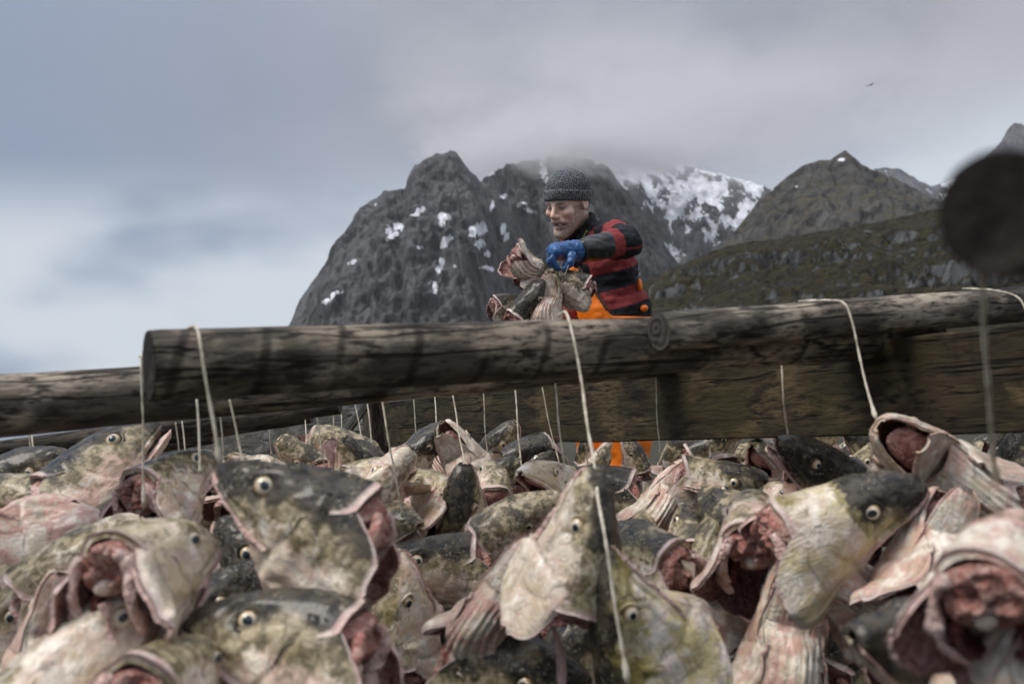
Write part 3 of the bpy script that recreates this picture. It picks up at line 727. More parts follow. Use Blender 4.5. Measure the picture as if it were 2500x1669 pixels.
HEADS = []
_wr = np.random.RandomState(4)
WA = _wr.uniform(-1, 1, (2, 3, 3)); WB = _wr.uniform(0, 6.28, (2, 3))
def cod_head(label, pos, snout, back, size=0.27, gape=8, flare=(0.25, 0.25), dark=0.5, yellow=0.4, pink=0.3, seed=0, q=1.0, meat=1.0, collar=True,
             strip=False, wrinkle=1.0, squash=1.0, group=None, bend=0.0, tongue=True, name='cod_head', fins=False, front=.12):
    """one severed cod head. snout / back: world directions of its nose and of its back"""
    rng = np.random.RandomState(seed+1000); FRONT[0] = front
    X = unit(snout); Z = np.asarray(back, float); Z = unit(Z-X*(Z@X)); Y = np.cross(Z, X)
    root = bpy.data.objects.new(name, None); COL.objects.link(root)
    Mw = Matrix.Identity(4)
    for i in range(3): Mw[i][0], Mw[i][1], Mw[i][2], Mw[i][3] = X[i]*size, Y[i]*size*squash, Z[i]*size, pos[i]
    root.matrix_world = Mw; root['label'] = label; root['category'] = 'fish head'
    if group: root['group'] = group
    pink = min(1.0, pink*1.15+.12); yellow *= .62
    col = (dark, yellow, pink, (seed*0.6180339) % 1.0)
    ph = rng.rand(3)*50
    gape = gape if gape > 9 else gape-7
    lump, fine = 0.050*wrinkle, 0.009*wrinkle
    def warp(V):
        V = np.array(V, float); N0 = V*3.2+ph
        dx = sum(a_*np.sin(N0@(WA[o_])*f_+WB[o_]) for o_, a_, f_ in ((0, .42, 1.5), (1, .30, 2.9)))
        V2 = V+dx*lump
        w = fbm(V*np.array([9, 16, 16])+ph, 3, 21); w2 = fbm(V*np.array([6, 34, 34])+ph, 2, 23, ridged=True)
        V2 = V2+unit(V2*np.array([0.3, 1, 1]))*((w*fine+w2*fine*0.55)[:, None])
        if bend: V2[:, 1] += bend*V2[:, 0]**2
        return V2
    k = lambda n: max(8, int(n*q))
    # skull: snout, brow, cheeks, nape
    nu, nv = k(46), k(70)
    u, v = np.meshgrid(np.linspace(0, 1, nu), np.linspace(-1, 1, nv), indexing='ij')
    ta = np.abs(v)
    send = 0.80-0.21*smooth(ta, .30, .46)+0.03*fbm(np.stack([v*4, v*0, v*0], -1)+ph, 3, 5)
    s = 0.004+(u**1.15)*(send-0.004)
    P = side(s, v, flare)
    th = 0.020+0.022*smooth(u, .88, .96)*smooth(ta, .44, .34)
    P[..., 2] += 0.006*smooth(u, .90, .97)*smooth(ta, .42, .30)
    V, F, mi, rim, cr = shell(P, th, 1, rim_mat=0, flip=True)
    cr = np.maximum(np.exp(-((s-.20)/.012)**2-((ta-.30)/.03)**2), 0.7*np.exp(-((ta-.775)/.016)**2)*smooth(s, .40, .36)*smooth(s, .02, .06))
    rim = smooth(u, .93, .985)*smooth(ta, .42, .32)*(.55+.8*vnoise(np.stack([v*9+seed, u*4, v*0], -1), 4))
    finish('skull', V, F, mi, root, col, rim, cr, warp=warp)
    # gill covers
    for sd in (1, -1):
        nu, nv = k(34), k(34)
        u, v = np.meshgrid(np.linspace(0, 1, nu), np.linspace(0, 1, nv), indexing='ij')
        t = 0.27+v*0.75
        s0 = 0.555+0.05*np.sin(t*5)-0.02
        s1 = 1.04-0.10*(2*(v-0.50))**2-0.20*smooth(v, .80, 1.0)-0.16*smooth(v, .22, 0.0)+0.035*fbm(np.stack([v*6+sd*3, v*0, v*0], -1)+ph, 3, 15)
        s = s0+u*(s1-s0)
        P = side(s, sd*np.clip(t, 0, 1.0), flare)
        ray = (np.sin((v*5.2+u*0.6)*np.pi*2)*0.006*smooth(v, .55, .7)+np.sin((v*3+u*1.1)*np.pi*2+seed)*0.0035)*smooth(u, .1, .35)
        lift = -0.008*smooth(u, .14, .0)+ray+0.010*np.exp(-((u-.22)/.09)**2)-0.006*np.exp(-((u-.45)/.06)**2)*smooth(v, .7, .4)
        curl = smooth(u, .82, 1.0)*(0.02+0.05*fbm(np.stack([v*5, u, v*0], -1)+ph, 2, 25))
        P[..., 1] += sd*(lift-curl*0.6)
        P[..., 2] += -0.03*smooth(v, .8, 1)*(1-u)
        V, F, mi, rim, cr = shell(P, 0.010+0.020*smooth(u, .86, .95), 1, rim_mat=2, flip=(sd > 0))
        rim = np.maximum(smooth(u, .90, .97), smooth(v, .975, .995)*0.8)*0.95; rim[:, :] *= 0.75+0.5*vnoise(np.stack([v*7+seed, u*3, v*0], -1), 3)
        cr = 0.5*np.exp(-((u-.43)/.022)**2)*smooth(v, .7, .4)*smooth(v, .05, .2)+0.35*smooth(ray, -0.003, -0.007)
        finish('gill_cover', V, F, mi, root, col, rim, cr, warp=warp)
    # lower jaw, hinged under the cheek
    ga = R_(gape)
    hinge = np.array([0.5-0.44, 0, -0.10])
    def jawrot(V):
        V = V-hinge; c, s2 = math.cos(ga), math.sin(ga)
        V = np.stack([V[:, 0]*c+V[:, 2]*s2, V[:, 1], -V[:, 0]*s2+V[:, 2]*c], -1)
        return V+hinge
    nu, nv = k(30), k(40)
    u, v = np.meshgrid(np.linspace(0, 1, nu), np.linspace(-1, 1, nv), indexing='ij')
    s = 0.012+u*0.50
    w = _ip(s, WID)*0.93-0.004; lowz = -0.066-0.30*s+0.10*s**2; lipz = _ip(np.minimum(s, .36), LOW)+0.004-0.10*np.clip(s-.36, 0, 1)
    a = v*np.pi/2
    P = np.stack([0.5-s+0*v, w*np.sin(a)*(1-.10*np.cos(a)), lipz+(lowz-lipz)*np.cos(a)**0.8], -1)
    P[..., 2] += 0.010*np.exp(-((np.abs(v)-.90)/.07)**2)
    P[..., 1] *= 1+0.05*np.exp(-((np.abs(v)-.90)/.08)**2)
    V, F, mi, rim, cr = shell(P, 0.016, 1, rim_mat=0, flip=False)
    V = jawrot(V)
    rim = 0.25*smooth(np.abs(v), .93, .99)
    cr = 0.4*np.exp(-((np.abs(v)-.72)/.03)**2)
    jc = (max(0.0, dark-0.2), yellow, min(1.0, pink+.2), col[3])
    finish('lower_jaw', V, F, mi, root, jc, rim, cr, mats=[SKIN, CUT, CUT], warp=warp)['front'] = float(front*.4-.12)
    if gape > 14 and tongue:
        V, Fq = half_sphere_ellipsoid((0.5-.27, 0, -0.088), (0.12, 0.050, 0.020), k(18), k(14)); V = jawrot(V.reshape(-1, 3))
        finish('tongue', V, [Fq], None, root, col, mats=[CUT], warp=warp)
        V, Fq = half_sphere_ellipsoid((0.5-.33, 0, -0.035), (0.22, 0.115, 0.040), k(18), k(14))
        finish('palate', V.reshape(-1, 3), [Fq], None, root, col, mats=[LINING], warp=warp)
    # throat: pleated membrane from the jaw back under the gill covers
    nu, nv = k(34), k(64)
    u, v = np.meshgrid(np.linspace(0, 1, nu), np.linspace(-1, 1, nv), indexing='ij')
    s = 0.36+u*(0.60+0.05*np.cos(v*3)-0.10*np.abs(v))
    e = side(np.clip(s, 0.40, 1.0), np.sign(v)*0.985, flare)
    ye = np.abs(e[..., 1])*0.93; ze = e[..., 2]
    drop = 0.035+0.055*np.sin(np.clip(u, 0, 1)*np.pi)*(1-0.3*u)+0.02*math.sin(ga)
    cen = np.abs(v)**1.3
    P = np.stack([0.5-s, v*ye, ze-drop*(1-cen)*1.6-0.004+0.02*smooth(np.abs(v), .8, 1.0)], -1)
    P[..., 2] += -0.05*math.sin(ga)*smooth(u, .5, 0)
    pl = np.sin(np.abs(v)*np.pi*7+u*2.0)*0.0075*smooth(u, .05, .3)
    P[..., 2] += pl
    V, F, mi, rim, cr = shell(P, 0.007, 1, rim_mat=2, flip=False)
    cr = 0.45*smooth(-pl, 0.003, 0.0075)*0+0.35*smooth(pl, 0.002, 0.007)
    rim = smooth(u, .93, .99)
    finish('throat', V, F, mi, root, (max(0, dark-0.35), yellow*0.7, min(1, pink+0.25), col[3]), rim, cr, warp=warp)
    # eyes with pupils
    er = rng.uniform(.050, .062); pr_ = rng.uniform(.36, .50)
    for sd in (1, -1):
        c = side(np.array([.335]), np.array([sd*.365]), (0, 0))[0]
        c = c+np.array([0.0, -sd*0.006, 0.0])
        Ve, Fe = half_sphere_ellipsoid((0, 0, 0), (1, 1, 1), 24, 14)
        # rotate sphere poles to y
        Ve = Ve.reshape(-1, 3)[:, [1, 0, 2]]
        eye = obj('eye', mesh_from('eye', Ve, [Fe], [IRIS]), root)
        cw = warp(c[None])[0]
        eye.location = cw; eye.scale = (er, 0.046, er*rng.uniform(.9, 1.0)); eye.rotation_euler = (R_(16)*sd, 0, R_(11)*sd)
        eye.color = col
        pa = np.linspace(0, 2*np.pi, 20, endpoint=False); pr = np.array([1.0, .8, .45, .0])
        rad = pr_
        ring = []
        for f_ in pr[:3]:
            rx = rad*f_; ring.append(np.stack([np.cos(pa)*rx*1.05, np.full(20, sd*(math.sqrt(1-rx*rx)+0.012+0.05*(1-f_))), np.sin(pa)*rx], -1))
        Vp = np.concatenate(ring+[np.array([[0, sd*1.06, 0]])])
        Fp = np.concatenate([np.stack([i*20+np.arange(20), i*20+(np.arange(20)+1) % 20, (i+1)*20+(np.arange(20)+1) % 20, (i+1)*20+np.arange(20)], -1) for i in range(2)])
        Ft = np.stack([40+np.arange(20), 40+(np.arange(20)+1) % 20, np.full(20, 60)], -1)
        if sd > 0: Fp, Ft = Fp[:, ::-1], Ft[:, ::-1]
        obj('pupil', mesh_from('pupil', Vp, [Fp, Ft], [PUPIL]), eye)
        # fold of skin round the eye
        tp = np.linspace(0, 2*np.pi, 33)
        ringp = np.stack([np.cos(tp)*(er+.004), np.full(33, sd*0.010), np.sin(tp)*(er+.002)], -1)
        Vt, Ft2 = tube(ringp[:-1], 0.010, 8, False)
        i, j = np.arange(8), (np.arange(8)+1) % 8
        Fl = np.stack([31*8+i, 31*8+j, j, i], -1)
        ey = Matrix.Rotation(R_(11)*sd, 3, 'Z') @ Matrix.Rotation(R_(16)*sd, 3, 'X')
        Vt = Vt@np.array(ey).T+c
        finish('eyelid', Vt, [Ft2[0], Fl], None, root, (min(1, dark+.05), yellow, pink, col[3]), warp=warp)
    # neck stump
    if meat > 0:
        n1, n2 = k(30), k(26)
        a = np.linspace(0, 2*np.pi, n1, endpoint=False); r = np.linspace(0, 1, n2)
        A, Rr = np.meshgrid(a, r, indexing='ij')
        # barrel then rough cut face
        body = smooth(Rr, .0, .45); capr = np.where(Rr < .45, 1.0, 1-((Rr-.45)/.55)**1.0)
        xx = 0.5-(0.66+0.19*np.minimum(Rr/.45, 1)+0.02*np.sin(A*3+seed)+0.035*meat*(1-capr))
        cz = 0.140+0*A
        yy = 0.180*np.cos(A)*capr; zz = cz+(0.150*np.sin(A)+0.012*np.cos(3*A))*capr
        P = np.stack([xx, yy, zz], -1)
        lum = fbm(P*np.array([11, 13, 13])+ph, 4, 41, 0.6); lr = fbm(P*np.array([20, 26, 26])+ph, 2, 43, 0.6, True)
        P[..., 0] += -(lum*0.085+lr*0.02)*smooth(Rr, .35, .6)*meat
        P[..., 1:] *= (1+0.10*lum*body)[..., None]
        P = P.reshape(-1, 3)
        mt = finish('neck_flesh', P, [grid_faces(n1, n2, True)], None, root, col, mats=[MEAT], warp=warp)
        # backbone: a pale round end sticking out of the meat
        tt = np.linspace(0, 1, 7); pth = np.stack([0.5-(.70+.21*tt+0.02*meat), 0.008*np.sin(tt*3), 0.055+0.01*tt], -1)
        rv = np.array([.040, .046, .042, .044, .050, .044, .020])
        Vv, Fv = tube(pth, rv, 16)
        finish('vertebra', Vv, Fv, None, mt, col, mats=[BONE], warp=warp)
        # gills, deep red combs
        for sd in (1, -1):
            for g_ in range(3):
                th_ = np.linspace(-1.25, 1.1, k(20))
                rad_ = 0.155-0.026*g_
                pth = np.stack([0.5-(.62+.075*g_+0.10*np.cos(th_)), sd*(0.055+rad_*0.55*np.cos(th_))*(1+0.5*flare[0 if sd > 0 else 1]), -0.07+rad_*1.05*np.sin(th_)], -1)
                wv = np.sin(np.arange(len(th_))*2.6)[:, None]*0.12*np.ones(10)
                Vg, Fg = tube(pth, 0.026, 10, True, None)
                finish('gill', Vg, Fg, None, root, col, mats=[BLOOD], warp=warp)
    if collar:
        # collar bone with torn flesh behind the gill opening, both sides
        for sd in (1, -1):
            th_ = np.linspace(-1.05, 1.12, k(34))
            fl = flare[0 if sd > 0 else 1]
            pth = np.stack([0.5-(.86+0.05*np.cos(th_*1.3)+0.02*np.sin(th_*4+seed)), sd*(0.205+0.02*fl)*np.cos(th_*0.92)**0.8, 0.02+0.245*np.sin(th_)], -1)
            n_ = 12
            rr = 0.034+0.018*fbm(pth*9+ph, 2, 55)-0.012*np.abs(np.linspace(-1, 1, len(th_)))**2
            wob = fbm(np.stack([np.repeat(np.arange(len(th_))[:, None]*0.35, n_, 1), np.repeat(np.arange(n_)[None]*0.8, len(th_), 0), np.zeros((len(th_), n_))], -1)+ph, 2, 61)*0.45
            Vc, Fc = tube(pth, rr, n_, True, wob)
            finish('collar_bone', Vc, Fc, None, root, col, mats=[CUT if (seed+sd) % 3 else MEAT], warp=warp)
    if fins:
        # pectoral fin: folded fan behind the collar
        for sd in (1, -1):
            nu, nv = k(16), k(30)
            u, v = np.meshgrid(np.linspace(0, 1, nu), np.linspace(-.5, .5, nv), indexing='ij')
            P = np.stack([0.5-(.90+0.34*u), sd*(0.20+0.05*u+np.sin(v*40)*0.008*u), -0.04-0.10*u+v*(0.06+0.30*u)], -1)
            V, F, mi, rim, cr = shell(P, 0.006, 0, flip=(sd > 0))
            finish('pectoral_fin', V, F, mi, root, (dark-.1, yellow, pink, col[3]), 0*rim, 0.5*smooth(np.sin(v*40), .2, .9), warp=warp)
    if strip:
        # strand of gut hanging from the cut
        g = Mw.to_3x3().inverted() @ Vector((0, 0, -1)); g = unit(np.array(g))
        st = np.array([0.5-.88, 0.03, -0.02]); L_ = 0.55+0.35*rng.rand()
        pth = spline([st, st+g*0.2*L_+rng.randn(3)*0.02, st+g*0.6*L_+rng.randn(3)*0.03, st+g*L_], 22)
        rr = 0.022+0.014*np.sin(np.linspace(0, 9, 22)+seed)+0.008*rng.rand(22); rr[-1] = .008
        Vs, Fs = tube(pth, rr, 10)
        finish('gut_strand', Vs, Fs, None, root, col, mats=[CUT], warp=warp)
    HEADS.append(root)
    return root
# ------------------------------------------------------------------ the hanging heads, one by one
def cv(v): return v[0]*CR+v[1]*CU-v[2]*CF        # right, up, towards the lens

def H(px, py, d, snout, back, label, **kw):
    if 'q' not in kw: kw['q'] = 1.0 if d < 1.75 else (0.8 if d < 2.4 else 0.62)
    if d >= 2.0 and 'size' in kw and not kw.get('group'): kw['size'] *= .92
    kw.setdefault('group', 'cod heads hung from the rack')
    kw.setdefault('seed', len(HEADS)*7+3)
    return cod_head(label, at(px, py, d), cv(snout), cv(back), **kw)

def build_pile():
    # ---- left, close to the lens
    H(728, 1268, 1.30, (-.80, .52, -.22), (.45, .80, -.05), 'big dark cod head with staring pale eye under the sawn pole end', size=.255, gape=6, flare=(.25, .15), dark=.80, yellow=.35, seed=5)
    H(690, 1592, 1.20, (-.88, .30, -.25), (.28, .90, -.1), 'big brown cod head with pale eye at the bottom edge, below the dark one', size=.26, gape=5, flare=(.2, .2), dark=.68, yellow=.35, pink=.5, seed=11)
    H(385, 1390, 1.22, (.34, .18, -.93), (-.15, .97, .15), 'cod head showing its open pink neck, yellowish gill cover to the right', size=.225, gape=8, flare=(.15, .75), dark=.30, yellow=.85, pink=.2, strip=True, seed=21)
    H(250, 1625, 1.18, (.35, .75, -.5), (-.75, .30, .5), 'pale olive cod head below the open pink neck, bottom left', size=.26, gape=20, flare=(.3, .5), dark=.22, yellow=.6, pink=.4, seed=28)
    H(420, 1690, 1.10, (.1, .2, -.95), (.1, .95, .2), 'pink raw neck of a cod head at the bottom edge', size=.22, gape=5, flare=(.3, .3), dark=.4, pink=.7, meat=1.3, seed=31)
    H(210, 1395, 1.62, (.62, .70, -.1), (-.62, .55, .45), 'grey cod head with a small eye left of the open pink neck', size=.25, gape=12, flare=(.3, .2), dark=.35, yellow=.3, pink=.5, seed=36)
    H(118, 1420, 1.72, (.72, .42, -.5), (-.2, .85, .3), 'cod head with torn red flesh along its left edge', size=.24, gape=10, flare=(.5, .3), dark=.42, yellow=.15, pink=.9, strip=True, seed=43)
    H(262, 1160, 1.98, (.40, .62, -.66), (-.80, .45, .10), 'grey green cod head hanging below the brown pole, raw flesh at lower left', size=.295, gape=10, flare=(.45, .35), dark=.68, yellow=.3, pink=.6, meat=1.2, strip=True, seed=50)
    H(425, 1190, 1.80, (.30, .38, -.88), (-.3, .85, .2), 'smaller cod head with pink cut flesh beside the grey green one', size=.22, gape=14, flare=(.6, .3), dark=.50, yellow=.5, pink=.5, meat=1.3, seed=57)
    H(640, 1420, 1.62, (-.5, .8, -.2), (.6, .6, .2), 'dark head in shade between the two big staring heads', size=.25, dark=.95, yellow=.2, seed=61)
    H(300, 1300, 1.85, (.5, .7, .1), (-.6, .6, .3), 'shaded pinkish cod head behind the grey one with the small eye', size=.25, dark=.55, pink=.8, flare=(.5, .5), seed=66)
    H(55, 1172, 2.15, (.82, .55, .05), (-.45, .70, .45), 'small grey cod head pointing up right at the left edge', size=.25, gape=9, dark=.58, yellow=.15, pink=.4, seed=71)
    H(95, 1235, 1.98, (.75, .30, .35), (-.2, .85, .4), 'cod head with gaping bony mouth at the left edge', size=.24, gape=34, flare=(.3, .3), dark=.42, yellow=.3, pink=.6, seed=78)
    H(20, 1330, 1.72, (-.65, .2, .3), (.1, -.8, .5), 'pale pleated throat of a cod head at the left edge', size=.25, gape=12, flare=(.4, .4), dark=.30, yellow=.1, pink=.9, seed=85)
    H(22, 1560, 1.62, (.3, .85, -.2), (-.8, .2, .5), 'olive gill cover of a cod head in the lower left corner', size=.24, dark=.40, yellow=.5, seed=92)
    H(120, 1560, 1.50, (.2, .9, .1), (-.3, .4, -.8), 'pink cod head with a hanging strand, bottom left', size=.22, dark=.3, pink=1.0, strip=True, flare=(.4, .4), seed=96)
    H(500, 1520, 1.55, (.6, .7, -.3), (-.5, .6, .4), 'shaded olive head between open neck and brown head', size=.24, dark=.7, yellow=.3, seed=99)
    # ---- middle
    H(1035, 1112, 2.75, (.62, .77, .08), (-.60, .50, .55), 'black snouted cod head pointing up at the dark plank', size=.265, gape=7, flare=(.2, .2), dark=.52, yellow=.1, pink=.4, front=.40, seed=101)
    H(1130, 1118, 2.68, (-.52, .83, .15), (.35, -.1, -.93), 'white bellied cod head with open mouth beside the black snout', size=.25, gape=30, flare=(.3, .3), dark=.30, yellow=.35, pink=.2, seed=106)
    H(1130, 1245, 2.30, (.06, .92, .35), (-.25, -.25, .92), 'cod head with dark crown and yellow cheeks hanging snout up', size=.25, gape=7, flare=(.25, .25), dark=.45, yellow=.75, pink=.2, front=.22, seed=111)
    H(915, 1195, 2.25, (.62, .70, .12), (.25, -.05, .95), 'pale rounded cod head left of the black snouted one', size=.26, gape=7, flare=(.3, .4), dark=.18, yellow=.35, pink=.4, seed=116)
    H(868, 1155, 2.45, (-.2, .85, .35), (.7, .2, .6), 'brown flap of a cod head behind the pale rounded one', size=.22, gape=30, flare=(.6, .2), dark=.50, pink=.7, seed=121)
    H(958, 1285, 2.20, (.55, .15, .75), (-.35, .85, .2), 'cod head gaping at the lens above the side view head', size=.23, gape=38, flare=(.4, .3), dark=.45, pink=.9, yellow=.2, seed=126)
    H(1062, 1378, 2.05, (-.93, .22, .18), (.22, .95, .18), 'side view cod head, dark back, cut pink nape at right', size=.245, gape=4, flare=(.25, .15), dark=.66, yellow=.45, pink=.3, meat=1.2, seed=131)
    H(985, 1495, 1.92, (-.15, .95, .2), (-.55, .1, .80), 'narrow pale olive head hanging straight down beside the big heads', size=.25, gape=9, flare=(.15, .15), dark=.28, yellow=.7, pink=.5, seed=136)
    H(1262, 1285, 2.10, (.75, .60, .12), (-.45, .55, .70), 'brown cod head with pale eye left of the big central head', size=.25, gape=8, flare=(.2, .2), dark=.42, yellow=.15, pink=.6, seed=141)
    H(1400, 1340, 1.42, (.26, .96, .10), (.62, -.10, .75), 'big central cod head hung by its dark snout, white gill cover', size=.235, gape=6, flare=(.25, .12), dark=.30, yellow=.45, pink=.2, meat=1.2, strip=True, front=.24, seed=146)
    H(1225, 1460, 1.55, (.50, .84, .05), (.2, -.1, -.95), 'cream gill cover with ragged red lower edge left of the central head', size=.21, gape=8, flare=(.4, .4), dark=.16, yellow=.45, pink=.6, meat=1.3, strip=True, seed=151)
    H(1560, 1535, 1.40, (-.38, .88, .20), (-.75, -.25, .55), 'yellow olive cod head with creased gill covers, bottom centre right', size=.25, gape=8, flare=(.3, .3), dark=.50, yellow=1.7, pink=.1, wrinkle=1.3, seed=156)
    H(1582, 1365, 1.78, (-.62, .35, -.70), (-.2, .9, .3), 'cod head showing brown gill cavity and pink meat right of the central head', size=.23, gape=8, flare=(.6, .4), dark=.50, pink=.6, meat=1.4, seed=161)
    H(1345, 1190, 2.35, (-.62, .45, .62), (.25, .80, -.45), 'yellowish cod head with wide ring of open jaw', size=.25, gape=42, flare=(.3, .3), dark=.22, yellow=.85, seed=166)
    H(1275, 1128, 2.95, (-.86, -.10, .45), (.1, .9, .2), 'dark cod head under the plank with pink meat to its right', size=.25, gape=6, dark=.82, pink=.4, meat=1.4, seed=171)
    H(1462, 1200, 2.40, (-.85, .28, -.2), (.25, .9, .2), 'dark cod head behind the central string with pale pink stump', size=.25, gape=6, dark=.85, pink=.3, meat=1.5, seed=176)
    H(1572, 1270, 2.70, (-.82, .35, .38), (.3, .85, .3), 'black cod head with one small bright eye in the gap', size=.24, gape=5, dark=1.0, yellow=.2, seed=181)
    H(1625, 1210, 2.32, (.50, .80, .05), (-.1, -.3, -.95), 'pale fan of pleated throat skin left of the lumpy pink head', size=.22, gape=10, flare=(.3, .3), dark=.20, yellow=.35, pink=.6, seed=186)
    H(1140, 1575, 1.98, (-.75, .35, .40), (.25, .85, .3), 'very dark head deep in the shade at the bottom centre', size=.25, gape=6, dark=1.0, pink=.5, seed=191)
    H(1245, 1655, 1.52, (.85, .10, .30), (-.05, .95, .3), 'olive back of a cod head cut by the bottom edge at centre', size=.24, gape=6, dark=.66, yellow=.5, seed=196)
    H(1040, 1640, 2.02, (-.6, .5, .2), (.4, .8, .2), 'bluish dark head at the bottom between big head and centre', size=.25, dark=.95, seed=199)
    H(830, 1100, 3.00, (.92, .18, .2), (-.15, .90, .3), 'purplish pink cod head pointing right below the far plank', size=.25, gape=9, dark=.40, pink=1.0, seed=201)
    H(745, 1135, 2.80, (-.55, .72, .3), (.55, .45, .6), 'grey cod head behind the big dark head, under the far plank', size=.24, gape=9, dark=.52, pink=.4, seed=206)
    H(820, 1150, 2.75, (.3, .4, -.85), (.1, .9, .3), 'orange pink neck meat of a cod head behind the pale rounded one', size=.21, dark=.4, pink=.8, meat=1.4, seed=211)
    H(1215, 1100, 3.25, (.4, .8, .2), (-.7, .3, .6), 'dull grey head close under the plank, left of the dark one', size=.25, dark=.55, pink=.6, seed=216)
    H(1205, 1185, 2.70, (.6, .7, .2), (-.5, .6, .5), 'grey cod head between yellow cheeked and brown heads', size=.23, dark=.55, yellow=.3, seed=221)
    H(1285, 1135, 3.05, (.75, .5, .2), (-.5, .7, .4), 'mottled grey head in front of the orange trousers, left', size=.22, dark=.5, pink=.4, seed=226)
    # bunch hanging in front of the man's legs
    H(1432, 1105, 3.55, (.1, .95, .1), (-.8, .1, .5), 'dry grey head at the left of the bunch before the orange trousers', size=.14, dark=.5, pink=.5, wrinkle=1.4, seed=231)
    H(1468, 1122, 3.50, (.45, .85, .1), (.1, -.2, .95), 'wrinkled pale head in the middle of the bunch before the trousers', size=.17, dark=.35, pink=.4, yellow=.2, wrinkle=1.5, flare=(.5, .4), seed=236)
    H(1548, 1118, 3.55, (-.35, .9, .1), (.6, .1, .7), 'wrinkled grey head at the right of the bunch before the trousers', size=.18, dark=.45, pink=.6, wrinkle=1.5, flare=(.7, .6), seed=241, fins=True)
    H(1520, 1190, 3.35, (-.2, .9, .2), (.5, .3, .7), 'brown head low in the bunch before the trousers', size=.15, dark=.6, pink=.6, wrinkle=1.4, flare=(.5, .5), seed=244)
    # ---- right
    H(1752, 1185, 2.30, (.93, .16, .22), (-.12, .95, .2), 'cod head with wide eye facing right, lump of pink meat behind it', size=.255, gape=5, flare=(.2, .3), dark=.46, yellow=.45, pink=.4, meat=1.6, front=.22, seed=251)
    H(1880, 1128, 2.42, (-.55, .45, .68), (.3, .85, -.2), 'cod head with round white gaping mouth under the plank', size=.235, gape=44, flare=(.3, .3), dark=.40, pink=.8, seed=256)
    H(1985, 1150, 2.02, (-.72, .55, .40), (.45, .80, .35), 'nearly black cod head under the plank beside the gaping mouth', size=.25, gape=12, flare=(.2, .2), dark=1.0, yellow=.2, seed=261)
    H(2268, 1135, 1.72, (-.72, .52, .32), (.25, -.1, -.95), 'cod head hung by its wide open pale mouth, belly up', size=.285, gape=40, flare=(.25, .25), dark=.20, yellow=.50, pink=.45, tongue=True, seed=266)
    H(2052, 1278, 1.55, (.86, .48, .12), (-.46, .80, .35), 'pale yellow cod head with black snout pointing right and ringed eye', size=.265, gape=4, flare=(.18, .35), dark=.24, yellow=1.2, pink=.1, meat=1.1, front=.42, seed=272)
    H(1835, 1310, 1.72, (.18, .45, -.88), (-.1, .90, .35), 'cut face of a cod head, red meat round a pale backbone end', size=.25, gape=5, flare=(.45, .45), dark=.25, yellow=.5, pink=.6, meat=1.0, seed=277)
    H(2035, 1425, 1.58, (-.55, .45, .25), (.2, -.3, -.9), 'pinkish gill flap hanging under the pale yellow head', size=.20, gape=15, flare=(.5, .5), dark=.28, pink=1.0, strip=True, seed=282)
    H(2262, 1360, 1.52, (.35, .80, -.35), (-.2, -.3, -.9), 'pale pink opened head right of the yellow one', size=.22, gape=26, flare=(.6, .6), dark=.18, pink=.7, seed=287)
    H(2445, 1410, .98, (.55, .35, -.76), (-.25, .92, .20), 'big blurred pink head with open gills at the right edge', size=.205, gape=6, flare=(.6, .5), meat=1.2, dark=.10, yellow=.15, pink=.9, seed=292)
    H(2250, 1590, 1.06, (-.80, .30, .42), (.25, .90, .25), 'dark blurred cod head with cloudy eye in the lower right', size=.225, gape=5, flare=(.2, .2), dark=.92, yellow=.5, pink=.2, seed=297)
    H(2480, 1620, .98, (.2, .9, .2), (-.2, -.2, -.9), 'pale blurred head in the lower right corner', size=.22, gape=12, flare=(.4, .4), dark=.10, yellow=.2, pink=.5, seed=302)
    H(1925, 1540, 1.62, (.12, .95, .1), (.1, -.2, -.95), 'pink hanging head with split throat at bottom right of centre', size=.26, gape=18, flare=(.6, .5), dark=.22, yellow=.4, pink=1.0, strip=True, seed=307)
    H(1755, 1520, 1.78, (-.80, .40, .05), (.2, .7, -.6), 'pinkish olive opened head left of the split throat', size=.24, gape=28, flare=(.5, .4), dark=.34, yellow=.4, pink=.9, seed=312)
    H(1680, 1325, 2.05, (.1, .60, -.78), (.1, .8, .5), 'small head showing raw red neck between centre and right', size=.22, gape=8, flare=(.5, .4), dark=.5, pink=.9, meat=1.3, seed=317)
    H(1748, 1350, 1.98, (.25, .85, -.3), (-.8, .1, .5), 'folded olive gill skins left of the red cut face', size=.21, gape=12, flare=(.6, .5), dark=.42, yellow=.6, pink=.5, strip=True, seed=322)
    H(1690, 1425, 2.02, (.35, .85, -.1), (-.3, -.1, -.9), 'grey gill cover below the small raw neck', size=.22, gape=6, flare=(.3, .3), dark=.40, pink=.4, seed=327)
    H(2490, 1175, 2.15, (-.1, .95, .1), (-.7, .2, .5), 'grey pink head half out of the picture at the right edge', size=.26, gape=14, flare=(.4, .4), dark=.50, pink=.7, seed=332)
    H(2400, 1130, 2.60, (.3, .8, .1), (-.6, .3, .6), 'shaded head behind the open pale mouth at right', size=.25, dark=.7, pink=.6, fins=True, seed=337)
    H(1672, 1100, 3.20, (.3, .85, .2), (-.7, .2, .6), 'brown grey head under the plank right of the orange trousers', size=.25, dark=.5, pink=.5, seed=342)
    H(1750, 1095, 3.10, (.6, .6, .2), (-.5, .7, .4), 'bluish grey head under the plank above the lumpy pink one', size=.24, dark=.6, pink=.2, seed=347)
    H(1960, 1090, 2.95, (.8, .35, .1), (-.3, .8, .4), 'reddish opened head deep under the plank at right', size=.25, gape=25, dark=.5, pink=1.0, flare=(.5, .5), seed=352)
    H(2130, 1110, 2.75, (-.6, .6, .1), (.5, .6, .4), 'dark head behind the open pale mouth, under the plank', size=.25, dark=.8, seed=357)
